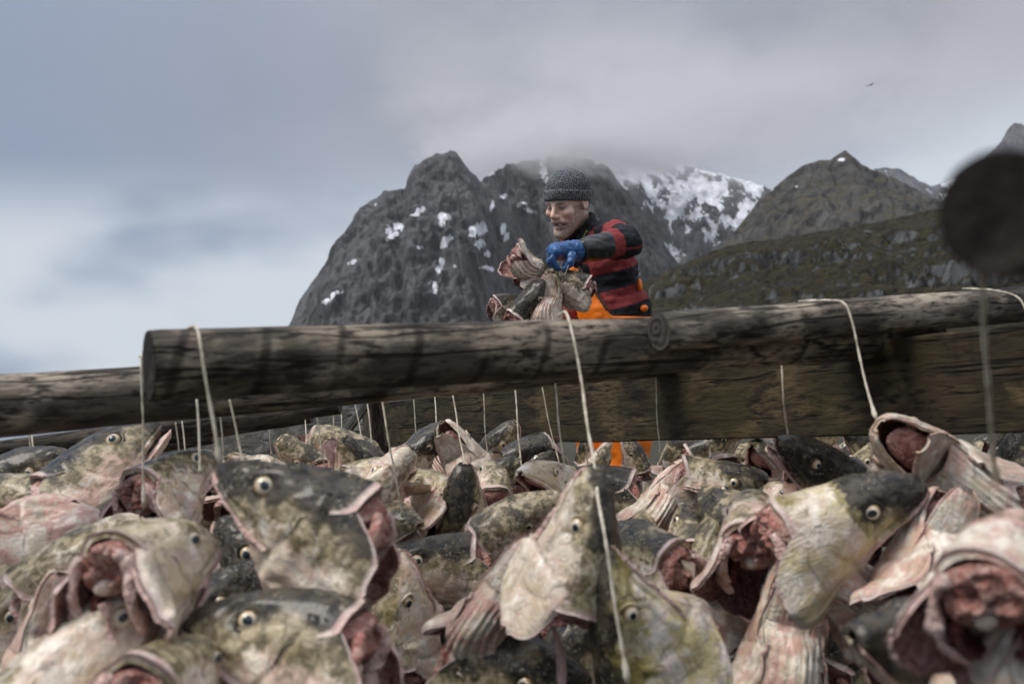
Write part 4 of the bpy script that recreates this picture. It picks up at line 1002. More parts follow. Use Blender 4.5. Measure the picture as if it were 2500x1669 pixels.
    H(2310, 1455, 1.75, (.5, .7, .1), (-.5, .5, .6), 'shaded head behind the blurred dark one', size=.25, dark=.8, pink=.4, seed=362)
    H(2110, 1540, 1.80, (.4, .8, -.1), (-.7, .3, .5), 'brown shaded head between split throat and blurred dark head', size=.25, dark=.75, pink=.5, seed=367)
    H(1640, 1640, 1.70, (-.6, .6, .2), (.5, .6, .5), 'dark wet head at the bottom edge right of the yellow one', size=.24, dark=.85, pink=.5, seed=372)
    H(1800, 1650, 1.75, (.7, .5, .2), (-.5, .7, .4), 'shaded pinkish head at the bottom edge', size=.24, dark=.7, pink=.8, flare=(.5, .5), seed=377)
    H(1420, 1600, 1.75, (.3, .9, -.1), (-.6, .2, .7), 'shaded olive head behind and below the central head', size=.24, dark=.6, yellow=.7, flare=(.4, .4), seed=382)
    # ---- smaller heads of the rows behind, and others deep in the shade
    marks = [(40, 'the left edge'), (180, 'the grey head at far left'), (330, 'the grey green head'), (520, 'the open pink neck'), (720, 'the big dark staring head'), (900, 'the pale rounded head'),
             (1050, 'the black snouted head'), (1160, 'the yellow cheeked head'), (1280, 'the brown head at centre'), (1420, 'the big central head'), (1560, 'the yellow olive head'),
             (1700, 'the raw red neck'), (1850, 'the red cut face'), (2040, 'the pale yellow head'), (2200, 'the open pale mouth'), (2330, 'the blurred dark head'), (2470, 'the right edge')]
    used = {}
    def compose(px, dark, yellow, pink, sn, where):
        colr = 'pinkish' if pink > .72 else ('nearly black' if dark > .8 else ('yellowish' if yellow > .55 else ('pale cream' if dark < .34 else ('dark olive' if dark > .6 else 'mottled brown'))))
        pose = 'cut neck first' if sn[2] < -.45 else ('facing the lens' if sn[2] > .45 else ('turned left' if sn[0] < -.35 else ('turned right' if sn[0] > .35 else 'hanging snout up')))
        mk = min(marks, key=lambda m_: abs(m_[0]-px))[1]
        lab = colr+' cod head '+pose+', '+where+' '+mk
        used[lab] = used.get(lab, 0)+1
        return lab if used[lab] == 1 else lab.replace('cod head', 'smaller cod head' if used[lab] == 2 else 'half hidden cod head')
    rng = np.random.RandomState(21)
    for i in range(46):            # rows behind, under the planks
        px = 30+i*54+rng.uniform(-35, 35)
        if 1345 < px < 1650: continue
        d = rng.uniform(2.45, 3.3)
        top = np.interp(px, [0, 150, 420, 640, 900, 1200, 2500], [1180, 1190, 1150, 1135, 1125, 1118, 1112])
        py = top+(3.3-d)*75+rng.uniform(-12, 20)
        sn = (rng.uniform(-.9, .9), rng.uniform(.2, .9), rng.uniform(-1.0, .5)); bk = (rng.uniform(-.7, .7), rng.uniform(-.2, .9), rng.uniform(-.6, .9))
        dk, ye, pk = rng.uniform(.2, .75), rng.rand()*.7, rng.uniform(.2, 1)
        H(px, py, d, sn, bk, compose(px, dk, ye, pk, sn, 'behind'), size=rng.uniform(.19, .235), gape=rng.choice([4, 8, 12, 30, 40]), flare=(rng.uniform(.1, .7), rng.uniform(.1, .7)), dark=dk, yellow=ye, pink=pk,
          meat=rng.uniform(.9, 1.6), wrinkle=rng.uniform(1, 1.5), seed=900+i*7, q=.55, strip=bool(i % 4 == 0), group='small cod heads in the rows behind')
    rng = np.random.RandomState(77)
    for i in range(17):            # torn ones wedged between the middle rows
        px = 70+i*146+rng.uniform(-45, 45); py = 1215+rng.uniform(-35, 75); d = rng.uniform(2.0, 2.45)
        if 1360 < px < 1640: py += 60
        sn = (rng.uniform(-.8, .8), rng.uniform(.1, .8), rng.uniform(-1.0, -.35)); bk = (rng.uniform(-.7, .7), rng.uniform(.2, .9), rng.uniform(-.3, .6))
        dk, ye, pk = rng.uniform(.25, .6), rng.rand(), rng.uniform(.4, 1)
        H(px, py, d, sn, bk, compose(px, dk, ye, pk, sn, 'wedged beside'), size=rng.uniform(.18, .22), gape=rng.choice([6, 14, 34]), flare=(rng.uniform(.3, .9), rng.uniform(.3, .9)), dark=dk, yellow=ye, pink=pk,
          meat=rng.uniform(1.1, 1.7), wrinkle=rng.uniform(1.1, 1.6), seed=1300+i*11, q=.6, strip=bool(i % 3 == 0), group='torn cod heads in the middle rows')
    rng = np.random.RandomState(8)
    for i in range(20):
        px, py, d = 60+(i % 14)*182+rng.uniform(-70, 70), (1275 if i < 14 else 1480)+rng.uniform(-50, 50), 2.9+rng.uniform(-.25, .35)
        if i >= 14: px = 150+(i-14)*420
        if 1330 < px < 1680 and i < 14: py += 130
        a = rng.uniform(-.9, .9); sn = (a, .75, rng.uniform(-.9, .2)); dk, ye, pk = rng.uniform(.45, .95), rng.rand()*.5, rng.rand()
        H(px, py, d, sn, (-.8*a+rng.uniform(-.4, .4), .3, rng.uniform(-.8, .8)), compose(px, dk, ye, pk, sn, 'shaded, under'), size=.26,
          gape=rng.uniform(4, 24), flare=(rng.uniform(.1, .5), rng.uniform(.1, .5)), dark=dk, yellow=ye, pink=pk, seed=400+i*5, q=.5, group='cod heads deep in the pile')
build_pile()

# ------------------------------------------------------------------ strings
def m_string():
    m, nt, b = material('white_string')
    o = nt.new('ShaderNodeNewGeometry').outputs['Position']
    n = nt.noise(o, 60, 2)
    nt.put(b.inputs['Base Color'], nt.mix(nt.step(n, .35, .65), (0.42, 0.37, 0.28), (0.66, 0.61, 0.50)))
    b.inputs['Roughness'].default_value = 0.9
    nt.put(b.inputs['Normal'], nt.bump(nt.noise(nt.scale(o, (300, 300, 900)), 1.0, 2), .6, .002))
    return m
STRING = m_string()
def cord(pts, label, r=0.0022, n=40, group='strings the heads hang from'):
    P = spline([at(*p) for p in pts], n)
    L = np.concatenate([[0], np.cumsum(np.linalg.norm(np.diff(P, axis=0), axis=1))])
    k = 8
    a = np.linspace(0, 2*np.pi, k, endpoint=False)
    wob = 0.22*np.cos(2*(a[None]-L[:, None]*420.0))       # two-ply lay
    r = np.full(n, r*.82); r[-3:-1] *= 2.0; r[-5] *= 1.3
    V, F = tube(P+np.stack([np.sin(L*37), np.cos(L*29), 0*L], -1)*0.0008, r, k, True, wob)
    o = obj('string', mesh_from('string', V, F, [STRING]), label=label, category='string', group=group)
    return o
cord([(341, 872, 1.80), (345, 866, 1.735), (346, 900, 1.705), (348, 1050, 1.70), (352, 1240, 1.68)], 'straight string just left of the sawn pole end')
cord([(455, 803, 1.40), (478, 799, 1.345), (492, 850, 1.32), (512, 985, 1.31), (536, 1132, 1.30)], 'blurred string looped over the sawn pole end down to the dark head', r=.0026)
cord([(480, 975, 1.62), (485, 1060, 1.60), (491, 1155, 1.58)], 'thick blurred string left of the looped one')
cord([(560, 975, 1.75), (578, 1060, 1.74), (596, 1137, 1.72)], 'slanting string above the back of the dark head')
cord([(537, 1012, 2.0), (548, 1132, 2.0)], 'thin string right of the blurred loop', r=.002)
cord([(428, 1030, 2.35), (438, 1110, 2.35)], 'left of two thin strings over the small pink head', r=.002)
cord([(444, 1028, 2.35), (456, 1142, 2.3)], 'right of two thin strings over the small pink head', r=.002)
cord([(71, 1060, 2.2), (74, 1138, 2.2)], 'left one of a string pair at the far left', r=.0018)
cord([(77, 1060, 2.2), (83, 1146, 2.15)], 'right one of a string pair at the far left', r=.0018)
cord([(742, 998, 2.9), (752, 1110, 2.8)], 'thin string in front of the grey far plank, leftmost', r=.002)
cord([(769, 995, 2.6), (780, 1060, 2.6), (797, 1165, 2.6)], 'long string in front of the grey far plank', r=.0022)
cord([(832, 990, 3.1), (835, 1080, 3.05)], 'short string above the purplish head', r=.002)
cord([(866, 985, 2.8), (893, 1115, 2.75)], 'slanting string crossing the pale batten', r=.002)
cord([(896, 980, 2.6), (913, 1120, 2.55)], 'string just left of the dark post', r=.0022)
cord([(927, 950, 2.2), (945, 1050, 2.15), (968, 1180, 2.1), (985, 1262, 2.1)], 'long string right of the post, down to the gaping head', r=.0024)
cord([(1061, 965, 2.85), (1066, 1042, 2.78)], 'short string at the tip of the black snout', r=.002)
cord([(1104, 958, 2.6), (1118, 1040, 2.55), (1140, 1170, 2.4)], 'string over the white bellied head', r=.0022)
cord([(1257, 945, 2.5), (1265, 1050, 2.45), (1275, 1170, 2.4)], 'single string in front of the middle of the plank', r=.0022)
cord([(1317, 915, 2.5), (1345, 1050, 2.45), (1379, 1185, 2.4)], 'thinner of two strings left of the long central one', r=.002)
cord([(1352, 912, 2.35), (1365, 1040, 2.32), (1382, 1180, 2.3)], 'thicker of two strings left of the long central one', r=.0026)
cord([(1362, 772, 1.70), (1382, 764, 1.625), (1402, 830, 1.58), (1420, 940, 1.55), (1452, 1150, 1.42), (1472, 1290, 1.29), (1494, 1420, 1.26), (1532, 1672, 1.24)], 'long central string over the thick pole, past the central head', r=.0025, n=80)
cord([(1428, 1075, 3.2), (1442, 1200, 3.2)], 'thin string before the orange trousers, left', r=.0018)
cord([(1519, 1075, 3.2), (1541, 1218, 3.2)], 'thin string before the orange trousers, right', r=.0018)
cord([(1906, 862, 2.1), (1914, 980, 2.1), (1930, 1112, 2.2)], 'string in front of the right half of the plank', r=.0026)
cord([(1950, 735, 1.92), (2020, 733, 1.855), (2062, 741, 1.82), (2082, 790, 1.80), (2100, 880, 1.78), (2138, 1024, 1.70)], 'string draped over the grey pole to the open pale mouth', r=.0024, n=60)
cord([(2350, 704, 2.10), (2420, 708, 2.055), (2478, 722, 2.03), (2502, 750, 2.01), (2520, 820, 2.0)], 'string lying along the top of the grey pole at far right', r=.0024)
cord([(2396, 600, .70), (2400, 720, .78), (2412, 950, .85), (2432, 1180, .95)], 'wide blurred string hanging from the near dark pole end', r=.0022)

for k_, (px, py, px2, py2, d_, lab) in enumerate(((655, 1005, 664, 1110, 3.0, 'faint string over the tub at left'), (700, 1000, 709, 1120, 2.9, 'faint string right of the tub'), (812, 995, 824, 1120, 2.9, 'faint string left of the pale batten'),
        (1010, 975, 1022, 1100, 3.0, 'thin string right of the dark post'), (1180, 955, 1192, 1120, 2.9, 'thin string between the white belly and the plank middle'), (1600, 900, 1612, 1110, 2.6, 'thin string right of the orange trousers'),
        (1720, 890, 1735, 1120, 2.5, 'thin string over the lumpy pink head'), (2240, 840, 2252, 1080, 2.3, 'thin string behind the open pale mouth'))):
    cord([(px, py, d_), ((px+px2)/2-2, (py+py2)/2, d_), (px2, py2, d_)], lab, r=.0020)
# ------------------------------------------------------------------ the man: signed-distance modelling
def surface_net(sdf, lo, hi, h):
    lo, hi = np.asarray(lo, float), np.asarray(hi, float)
    st = 4
    n = (np.ceil((hi-lo)/(h*st)).astype(int)+1)*st
    ax = [lo[i]+h*np.arange(n[i]) for i in range(3)]
    cx = [a[::st]+h*st/2 for a in ax]
    G = np.stack(np.meshgrid(*cx, indexing='ij'), -1)
    Cd = sdf(G.reshape(-1, 3)).reshape(G.shape[:3])
    D = np.repeat(np.repeat(np.repeat(Cd, st, 0), st, 1), st, 2)
    act = np.abs(D) < h*st*1.6
    idx = np.argwhere(act)
    vals = np.concatenate([sdf(lo+h*idx[k:k+400000]) for k in range(0, len(idx), 400000)])
    D[act] = vals
    S = D < 0
    nx, ny, nz = (m-1 for m in D.shape)
    acc = np.zeros((nx, ny, nz, 3), np.float32); cnt = np.zeros((nx, ny, nz), np.float32)
    for axis in range(3):
        for a in (0, 1):
            for b in (0, 1):
                o = [0, 0, 0]; oth = [k for k in range(3) if k != axis]; o[oth[0]] = a; o[oth[1]] = b
                sl0 = tuple(slice(o[k], o[k]+(nx, ny, nz)[k]) for k in range(3))
                o2 = list(o); o2[axis] = 1
                sl1 = tuple(slice(o2[k], o2[k]+(nx, ny, nz)[k]) for k in range(3))
                x = S[sl0] != S[sl1]
                w = np.argwhere(x)
                d0, d1 = D[sl0][x], D[sl1][x]
                t = d0/(d0-d1+1e-12)
                off = np.zeros((len(w), 3)); off[:, oth[0]] = a; off[:, oth[1]] = b; off[:, axis] = t
                acc[w[:, 0], w[:, 1], w[:, 2]] += off; cnt[w[:, 0], w[:, 1], w[:, 2]] += 1
    cells = np.argwhere(cnt > 0); ids = -np.ones(cnt.shape, np.int64); ids[tuple(cells.T)] = np.arange(len(cells))
    V = lo+h*(cells+acc[tuple(cells.T)]/cnt[tuple(cells.T)][:, None])
    Fs = []
    for axis in range(3):
        u, v = [(1, 2), (2, 0), (0, 1)][axis]
        sl0 = [slice(0, m) for m in (nx, ny, nz)]; sl1 = list(sl0); sl1[axis] = slice(1, (nx, ny, nz)[axis]+1)
        a, b = S[tuple(sl0)], S[tuple(sl1)]
        w = np.argwhere(a != b); sg = a[tuple(w.T)]
        ok = (w[:, u] > 0) & (w[:, v] > 0); w, sg = w[ok], sg[ok]
        def cid(du, dv):
            q = w.copy(); q[:, u] -= du; q[:, v] -= dv; return ids[tuple(q.T)]
        f = np.stack([cid(1, 1), cid(0, 1), cid(0, 0), cid(1, 0)], -1)
        f[~sg] = f[~sg][:, ::-1]
        Fs.append(f[(f >= 0).all(1)])
    return V, np.concatenate(Fs)

def capsule(p, a, b, ra, rb):
    a, b = np.asarray(a, float), np.asarray(b, float); ba = b-a
    t = np.clip(((p-a)@ba)/(ba@ba+1e-12), 0, 1)
    return np.linalg.norm(p-a-t[:, None]*ba, axis=1)-(ra+(rb-ra)*t)
def ellip(p, c, r, Rm=None):
    q = p-np.asarray(c)
    if Rm is not None: q = q@Rm
    r = np.asarray(r, float); k0 = np.linalg.norm(q/r, axis=1); k1 = np.linalg.norm(q/(r*r), axis=1)
    return k0*(k0-1)/(k1+1e-9)
def smin(a, b, k):
    h = np.maximum(k-np.abs(a-b), 0)/k; return np.minimum(a, b)-h*h*k*0.25
def smax(a, b, k): return -smin(-a, -b, k)
def smins(k, *ds):
    o = ds[0]
    for d in ds[1:]: o = smin(o, d, k)
    return o

def build_man():
    D0 = 4.2
    J = lambda px, py, dd: at(px, py, D0+dd)
    # head frame in view terms (right, up, towards)
    f = unit(cv((-.62, -.36, .70))); u = cv((-.24, .88, .36)); u = unit(u-f*(u@f)); l = np.cross(u, f)
    HR = np.stack([f, l, u], 1)                       # columns: world -> local by p@HR
    HC = J(1386, 496, -.02)
    lb = unit(cv((.40, .0, .92))); fb = unit(cv((-.90, -.08, .38)))
    neck = J(1434, 585, .03)
    chest, waist, hip = J(1466, 650, .02), J(1488, 760, .04), J(1502, 920, .05)
    shL, elL, wrL = J(1492, 562, -.13), J(1530, 590, -.37), J(1416, 612, -.54)
    shR, elR, wrR = J(1408, 590, .20), J(1408, 735, .16), J(1352, 800, -.22)
    hipL, hipR = hip+lb*.10, hip-lb*.10
    gz = 0.0
    knL, knR = np.array([*(hipL[:2]+fb[:2]*.05), .52]), np.array([*(hipR[:2]+fb[:2]*.06), .52])
    anL, anR = np.array([*hipL[:2], .08]), np.array([*hipR[:2], .08])

    def head_sdf(p):
        q = (p-HC)@HR
        a = np.abs(q[:, 1]); m = q.copy(); m[:, 1] = a
        d = smins(.03, ellip(q, (-.012, 0, .035), (.100, .078, .090)), ellip(q, (.030, 0, -.042), (.062, .059, .092)))
        d = smin(d, capsule(m, (.0, .054, -.055), (.074, .019, -.110), .020, .018), .03)
        d = smin(d, ellip(q, (.082, 0, -.114), (.020, .023, .019)), .02)
        d = smin(d, capsule(m, (.086, .004, .018), (.072, .048, .020), .010, .010), .014)
        d = smin(d, ellip(m, (.066, .046, -.022), (.022, .020, .018)), .02)
        d = smax(d, -ellip(m, (.098, .030, .001), (.018, .018, .010)), .012)
        d = smin(d, ellip(m, (.074, .030, .000), (.014, .016, .012)), .006)
        d = smin(d, capsule(q, (.088, 0, .014), (.114, 0, -.026), .008, .011), .012)
        d = smin(d, ellip(m, (.102, .011, -.030), (.011, .008, .008)), .006)
        d = smin(d, capsule(m, (.096, .012, -.036), (.080, .034, -.060), .0045, .0045), .014)
        # mouth pulled open at his left corner
        d = smin(d, ellip(q, (.086, .004, -.056), (.016, .027, .008)), .010)
        d = smin(d, ellip(q, (.084, .006, -.080), (.015, .024, .008)), .010)
        d = smax(d, -ellip(q, (.100, .008, -.068), (.024, .023, .0062)), .004)
        e = ellip(m, (-.014, .078, -.004), (.022, .010, .033)); e = smax(e, -ellip(m, (-.010, .088, -.004), (.012, .008, .020)), .006)
        d = smin(d, e, .010)
        return d
    def body_sdf(p):
        d = head_sdf(p)
        q0 = HC+HR@np.array([-.030, 0, -.055])
        d = smin(d, capsule(p, q0, neck, .054, .056), .02)
        b = smins(.06, capsule(p, chest-lb*.07, chest+lb*.07, .080, .080), capsule(p, waist-lb*.05, waist+lb*.05, .095, .095), capsule(p, hip-lb*.07, hip+lb*.07, .115, .115), capsule(p, neck, chest, .045, .07),
                  capsule(p, chest, waist, .09, .095), capsule(p, waist, hip, .095, .11), capsule(p, shR-np.array([0, 0, .03]), shL-np.array([0, 0, .03]), .035, .035))
        arms = smins(.03, capsule(p, shL, elL, .040, .036), capsule(p, elL, wrL, .040, .030), capsule(p, shR-np.array([0, 0, .02]), elR, .040, .036), capsule(p, elR, wrR, .040, .030))
        legs = smins(.04, capsule(p, hipL, knL, .085, .055), capsule(p, knL, anL, .055, .038), capsule(p, hipR, knR, .085, .055), capsule(p, knR, anR, .055, .038),
                     capsule(p, anL, anL+fb*.16-np.array([0, 0, .03]), .036, .028), capsule(p, anR, anR+fb*.16-np.array([0, 0, .03]), .036, .028))
        return smin(smin(d, b, .05), smin(arms, legs, .01), .04)
    pts = np.stack([HC, neck, chest, waist, hip, shL, elL, wrL, shR, elR, wrR, knL, knR, anL, anR])
    V, F = surface_net(body_sdf, pts.min(0)-.16, pts.max(0)+np.array([.16, .16, .17]), .0042)
    q = (V-HC)@HR; a = np.abs(q[:, 1])
    n = fbm(V*90, 3, 3); n2 = fbm(V*300, 2, 5)
    skin = np.array([.84, .59, .48]); col = np.repeat(skin[None], len(V), 0)*(1+.10*n)[:, None]
    def paint(c, w): 
        nonlocal col
        w = np.clip(w, 0, 1)[:, None]; col = col*(1-w)+np.asarray(c)*w
    paint((.66, .34, .27), .7*np.exp(-((q[:, 0]-.085)/.03)**2-((a-.035)/.025)**2-((q[:, 2]+.025)/.02)**2))        # cheeks
    paint((.66, .31, .25), .7*np.exp(-((q[:, 0]-.115)/.015)**2-(a/.014)**2-((q[:, 2]+.027)/.014)**2))              # nose tip
    beard = smooth(q[:, 2]+.30*(a-.03)*0-.35*np.clip(.055-q[:, 0], 0, .06), -.034, -.062)
    beard = np.maximum(beard, smooth(q[:, 0], .062, .040)*smooth(q[:, 2], .010, -.010)*smooth(q[:, 0], -.012, .01))
    beard *= smooth(q[:, 2], -.165, -.135)
    beard *= 1-.65*np.exp(-((q[:, 2]+.048)/.012)**2)*smooth(q[:, 0], .06, .08)
    paint((.150, .112, .088), beard*(.62+.5*n2))
    paint((.40, .155, .135), .8*np.exp(-((q[:, 0]-.09)/.02)**2-((q[:, 1]-.005)/.026)**2-((np.abs(q[:, 2]+.068)-.011)/.0045)**2))  # lips
    paint((.060, .042, .032), .9*np.exp(-((a-.031)/.022)**2-((q[:, 2]-.021-.10*(a-.03))/.0065)**2)*smooth(q[:, 0], .05, .07))     # eyebrows
    paint((.035, .024, .020), 1.1*np.exp(-((a-.031)/.015)**2-((q[:, 2]-.001)/.0042)**2)*smooth(q[:, 0], .06, .075))                # narrowed eyes
    paint((.20, .09, .07), .55*np.exp(-((a-.031)/.020)**2-((q[:, 2]-.001)/.011)**2)*smooth(q[:, 0], .05, .07))
    paint((.10, .018, .014), 1.0*(ellip(q, (.096, .008, -.068), (.028, .025, .0075)) < 0))
    m, nt, b = material('weathered_skin')
    c = nt.attr('col').outputs['Color']; nt.put(b.inputs['Base Color'], c); b.inputs['Roughness'].default_value = .48
    pz = nt.new('ShaderNodeNewGeometry').outputs['Position']
    nt.put(b.inputs['Normal'], nt.bump(nt.noise(pz, 420, 2), .35, .002))
    me = mesh_from('person', V, F, [m], attrs={'col': col})
    man = obj('person', me, label='man in knit hat and striped sweater lifting a bunch of heads', category='person')

    # teeth
    tv = []
    def teeth_sdf(p):
        q = (p-HC)@HR
        return smin(ellip(q, (.078, .008, -.0655), (.016, .021, .0042)), ellip(q, (.077, .008, -.0725), (.015, .019, .0032)), .0015)
    tc = HC+HR@np.array([.078, .008, -.068])
    V, F = surface_net(teeth_sdf, tc-.034, tc+.034, .0016)
    obj('teeth', mesh_from('teeth', V, F, [m_plain('teeth', (.62, .55, .40), .3, .5, .12, 200)]), man)

    # ---- knit hat
    def hat_sdf(p):
        q = (p-HC)@HR
        e = ellip(q, (-.012, 0, .038), (.110, .089, .108))
        rib = .0022*np.sin(np.arctan2(q[:, 1], q[:, 0]+.012)*64)*smooth(q[:, 2], .15, .09)
        kn = .0016*np.sin(q[:, 2]*700)
        e = e+rib+kn*.6
        cut = .014+.30*q[:, 0]-q[:, 2]
        d = smax(e, cut, .004)
        inn = ellip(q, (-.012, 0, .035), (.100, .080, .092)); d = smax(d, -inn, .003)
        # rolled edge
        t = np.maximum(np.abs(cut+.016)-.016, 0)
        ro = np.sqrt(np.maximum(ellip(q, (-.012, 0, .038), (.108, .087, .106)), -9)**2+t**2)-.0075+rib*.5
        return smin(d, ro, .003)
    hc = HC+HR@np.array([-.012, 0, .06])
    V, F = surface_net(hat_sdf, hc-.165, hc+.165, .0026)
    m, nt, b = material('knit_wool')
    o = nt.new('ShaderNodeNewGeometry').outputs['Position']
    fl = nt.noise(o, 260, 2, .6)
    c = nt.mix(nt.step(fl, .44, .62), (.012, .015, .022), (.25, .265, .28)); c = nt.mix(nt.step(nt.noise(o, 190, 2), .55, .68), c, (.035, .060, .105))
    nt.put(b.inputs['Base Color'], c); b.inputs['Roughness'].default_value = 1.0; b.inputs['Specular IOR Level'].default_value = .1
    b.inputs['Sheen Weight'].default_value = .3
    nt.put(b.inputs['Normal'], nt.bump(fl, .9, .004))
    obj('knit_hat', mesh_from('knit_hat', V, F, [m], attrs={}), man, label='dark blue grey flecked knit hat')

    # ---- sweater, stripes follow body and sleeve
    def torso(p, g):
        return smins(.07, capsule(p, chest-lb*.085, chest+lb*.085, .110+g, .110+g), capsule(p, waist-lb*.070, waist+lb*.070, .134+g, .134+g), capsule(p, J(1452, 600, .03)-lb*.08, J(1452, 600, .03)+lb*.10, .075+g, .075+g),
                     capsule(p, hip-lb*.09, hip+lb*.09, .150+g, .150+g), capsule(p, chest, waist, .135+g, .145+g), capsule(p, waist, hip, .145+g, .150+g))
    def folds(p):
        return .010*fbm(p*np.array([8, 8, 13]), 2, 71, .5, True)+.006*fbm(p*np.array([22, 22, 34]), 2, 73, .5, True)
    def sweater_sdf(p):
        d = torso(p, 0)
        a1 = capsule(p, shL, elL, .064, .057); a2 = capsule(p, elL, elL+(wrL-elL)*.60, .057, .050)
        b1 = capsule(p, shR, elR, .068, .060); b2 = capsule(p, elR, wrR, .060, .050)
        d = smin(smin(d, smin(a1, a2, .035), .045), smin(b1, b2, .03), .04)+folds(p)
        d = smax(d, -capsule(p, neck+unit(HC-neck)*.045, HC, .070, .075), .01)
        return smax(d, (p-waist)@(-CU)-.05, .01)
    P_ = np.stack([neck, chest, waist, shL, elL, wrL, shR, elR, wrR])
    V, F = surface_net(sweater_sdf, P_.min(0)-.2, P_.max(0)+.2, .006)
    def seg_t(p, a, b):
        ba = b-a; return ((p-a)@ba)/(ba@ba)
    dU, dF = capsule(V, shL, elL, .07, .062), capsule(V, elL, wrL, .062, .05); dT = torso(V, 0)
    on_arm = (np.minimum(dU, dF) < dT-.004)
    fore = on_arm & (dF < dU)
    tU, tF = seg_t(V, shL, elL), seg_t(V, elL, wrL)
    w0 = (V-J(1542, 655, -.05))
    wv = w0@CU*.957-w0@CR*.29+.010*np.sin((V@lb)*14)
    red_t = np.mod(wv, .146) < .074
    red_u = ((tU > .30) & (tU < .60)) | (tU < -.12)
    red_f = (tF > .24) & (tF < .47)
    red = np.where(on_arm, np.where(fore, red_f, red_u), red_t)
    seam = (np.abs(((V-elL)@unit(np.cross(elL-shL, wrL-elL)))-.012) < .004) & on_arm & ((tU > .62) & (tF < .24))
    red = red | seam
    col = np.where(red[:, None], np.array([.225, .036, .038]), np.array([.012, .013, .018]))
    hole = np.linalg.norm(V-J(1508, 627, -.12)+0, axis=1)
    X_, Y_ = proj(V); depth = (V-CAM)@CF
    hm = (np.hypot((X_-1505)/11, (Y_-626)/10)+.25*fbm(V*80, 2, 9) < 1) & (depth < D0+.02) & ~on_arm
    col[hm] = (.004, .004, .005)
    m, nt, b = material('striped_wool')
    nt.put(b.inputs['Base Color'], nt.attr('col').outputs['Color']); b.inputs['Roughness'].default_value = .8; b.inputs['Specular IOR Level'].default_value = .25
    o = nt.new('ShaderNodeNewGeometry').outputs['Position']
    nt.put(b.inputs['Normal'], nt.bump(nt.math('ADD', nt.noise(o, 45, 3), nt.math('MULTIPLY', nt.noise(o, 500, 2), .35)), .5, .006))
    obj('sweater', mesh_from('sweater', V, F, [m], attrs={'col': col}), man, label='red and black striped sweater')

    # ---- black collar of the jacket beneath
    ctop = HC+HR@np.array([-.020, 0, -.085])
    def collar_sdf(p):
        ax = unit(ctop-neck); t = (p-neck)@ax; r = np.linalg.norm(p-neck-t[:, None]*ax, axis=1)
        rr = .080+.05*smooth(t, .02, -.09)+.004*np.sin(t*110)
        d = np.abs(r-rr)-.007
        slope = ((p-neck)@fb)*.35
        d = smax(d, t-(.085-slope*.6), .006); d = smax(d, -.12-t, .01)
        ch = smax(capsule(p, chest+fb*.02+lb*.02, neck+fb*.03, .128, .075), torso(p, 0)-.004, .01)
        return smin(d, ch, .02)+.5*folds(p)
    V, F = surface_net(collar_sdf, neck-.28, neck+.2, .005)
    m = m_plain('black_jacket', (.010, .010, .012), .75, .3, .3, 60, .4, .003)
    obj('jacket_collar', mesh_from('jacket_collar', V, F, [m]), man, label='high black jacket collar')

    # ---- rubber sleeve over the forearm
    def sleeve_sdf(p):
        a = elL+(wrL-elL)*.45; b = wrL+(wrL-elL)*.02
        d = capsule(p, a, b, .056, .043)+.006*fbm(p*np.array([18, 18, 18]), 2, 81, .5, True)
        t = seg_t(p, elL, wrL); L = np.linalg.norm(wrL-elL)
        return smax(smax(d, (.45-t)*L, .004), (t-1.03)*L, .004)
    V, F = surface_net(sleeve_sdf, np.minimum(elL, wrL)-.09, np.maximum(elL, wrL)+.09, .0045)
    obj('rubber_sleeve', mesh_from('rubber_sleeve', V, F, [m_plain('black_rubber', (.014, .016, .018), .30, .5, .3, 25, .25, .004)]), man, label='shiny black rubber forearm sleeve')

    # ---- blue gloves
    GL = m_plain('blue_rubber_glove', (.020, .085, .24), .42, .5, .35, 60, .35, .004)
    def glove(knuck, wr, tips, thumb):
        def g_sdf(p):
            d = smin(capsule(p, wr, knuck[1], .037, .027), capsule(p, wr, knuck[2], .037, .027), .02)
            d = smin(d, capsule(p, knuck[0], knuck[3], .022, .020), .02)
            for k in range(4):
                a, b_, c_ = knuck[k], tips[k][0], tips[k][1]
                fg = smin(capsule(p, a, b_, .0138, .0125), capsule(p, b_, c_, .0125, .0105), .005)
                d = smin(d, fg, .005)
            th = smin(capsule(p, thumb[0], thumb[1], .018, .0145), capsule(p, thumb[1], thumb[2], .0145, .012), .006)
            d = smin(d, th, .010)
            return d+.0030*fbm(p*60, 2, 91, .5, True)
        A = np.concatenate([np.stack(knuck), np.stack([x for t in tips for x in t]), np.stack(thumb), wr[None]])
        return surface_net(g_sdf, A.min(0)-.06, A.max(0)+.06, .003)
    G = lambda px, py, dd: at(px, py, 3.62+dd)
    knuck = [G(1358, 614, -.045), G(1352, 611, -.015), G(1352, 613, .018), G(1357, 617, .048)]
    tips = [(G(1347, 636, -.050), G(1362, 655, -.040)), (G(1341, 636, -.018), G(1352, 659, -.012)), (G(1342, 636, .018), G(1353, 656, .016)), (G(1349, 637, .048), G(1360, 652, .040))]
    thumb = [G(1396, 624, -.045), G(1392, 643, -.060), G(1379, 656, -.050)]
    V, F = glove(knuck, at(1406, 612, 3.655), tips, thumb)
    obj('glove', mesh_from('glove', V, F, [GL]), man, label='blue rubber glove gripping the strings')
    # other glove, holding the bunch from behind
    off = wrR-at(1406, 612, 3.655)
    kn2 = [wrR+np.array([-.075, -.02+.0, -.02])+lb*s for s in (-.045, -.015, .015, .045)]
    tp2 = [(k_+np.array([-.03, -.01, -.03]), k_+np.array([-.035, -.01, -.062])) for k_ in kn2]
    th2 = [wrR+np.array([-.02, -.045, -.01]), wrR+np.array([-.05, -.065, -.03]), wrR+np.array([-.08, -.06, -.05])]
    V, F = glove(kn2, wrR, tp2, th2)
    obj('glove', mesh_from('glove', V, F, [GL]), man)

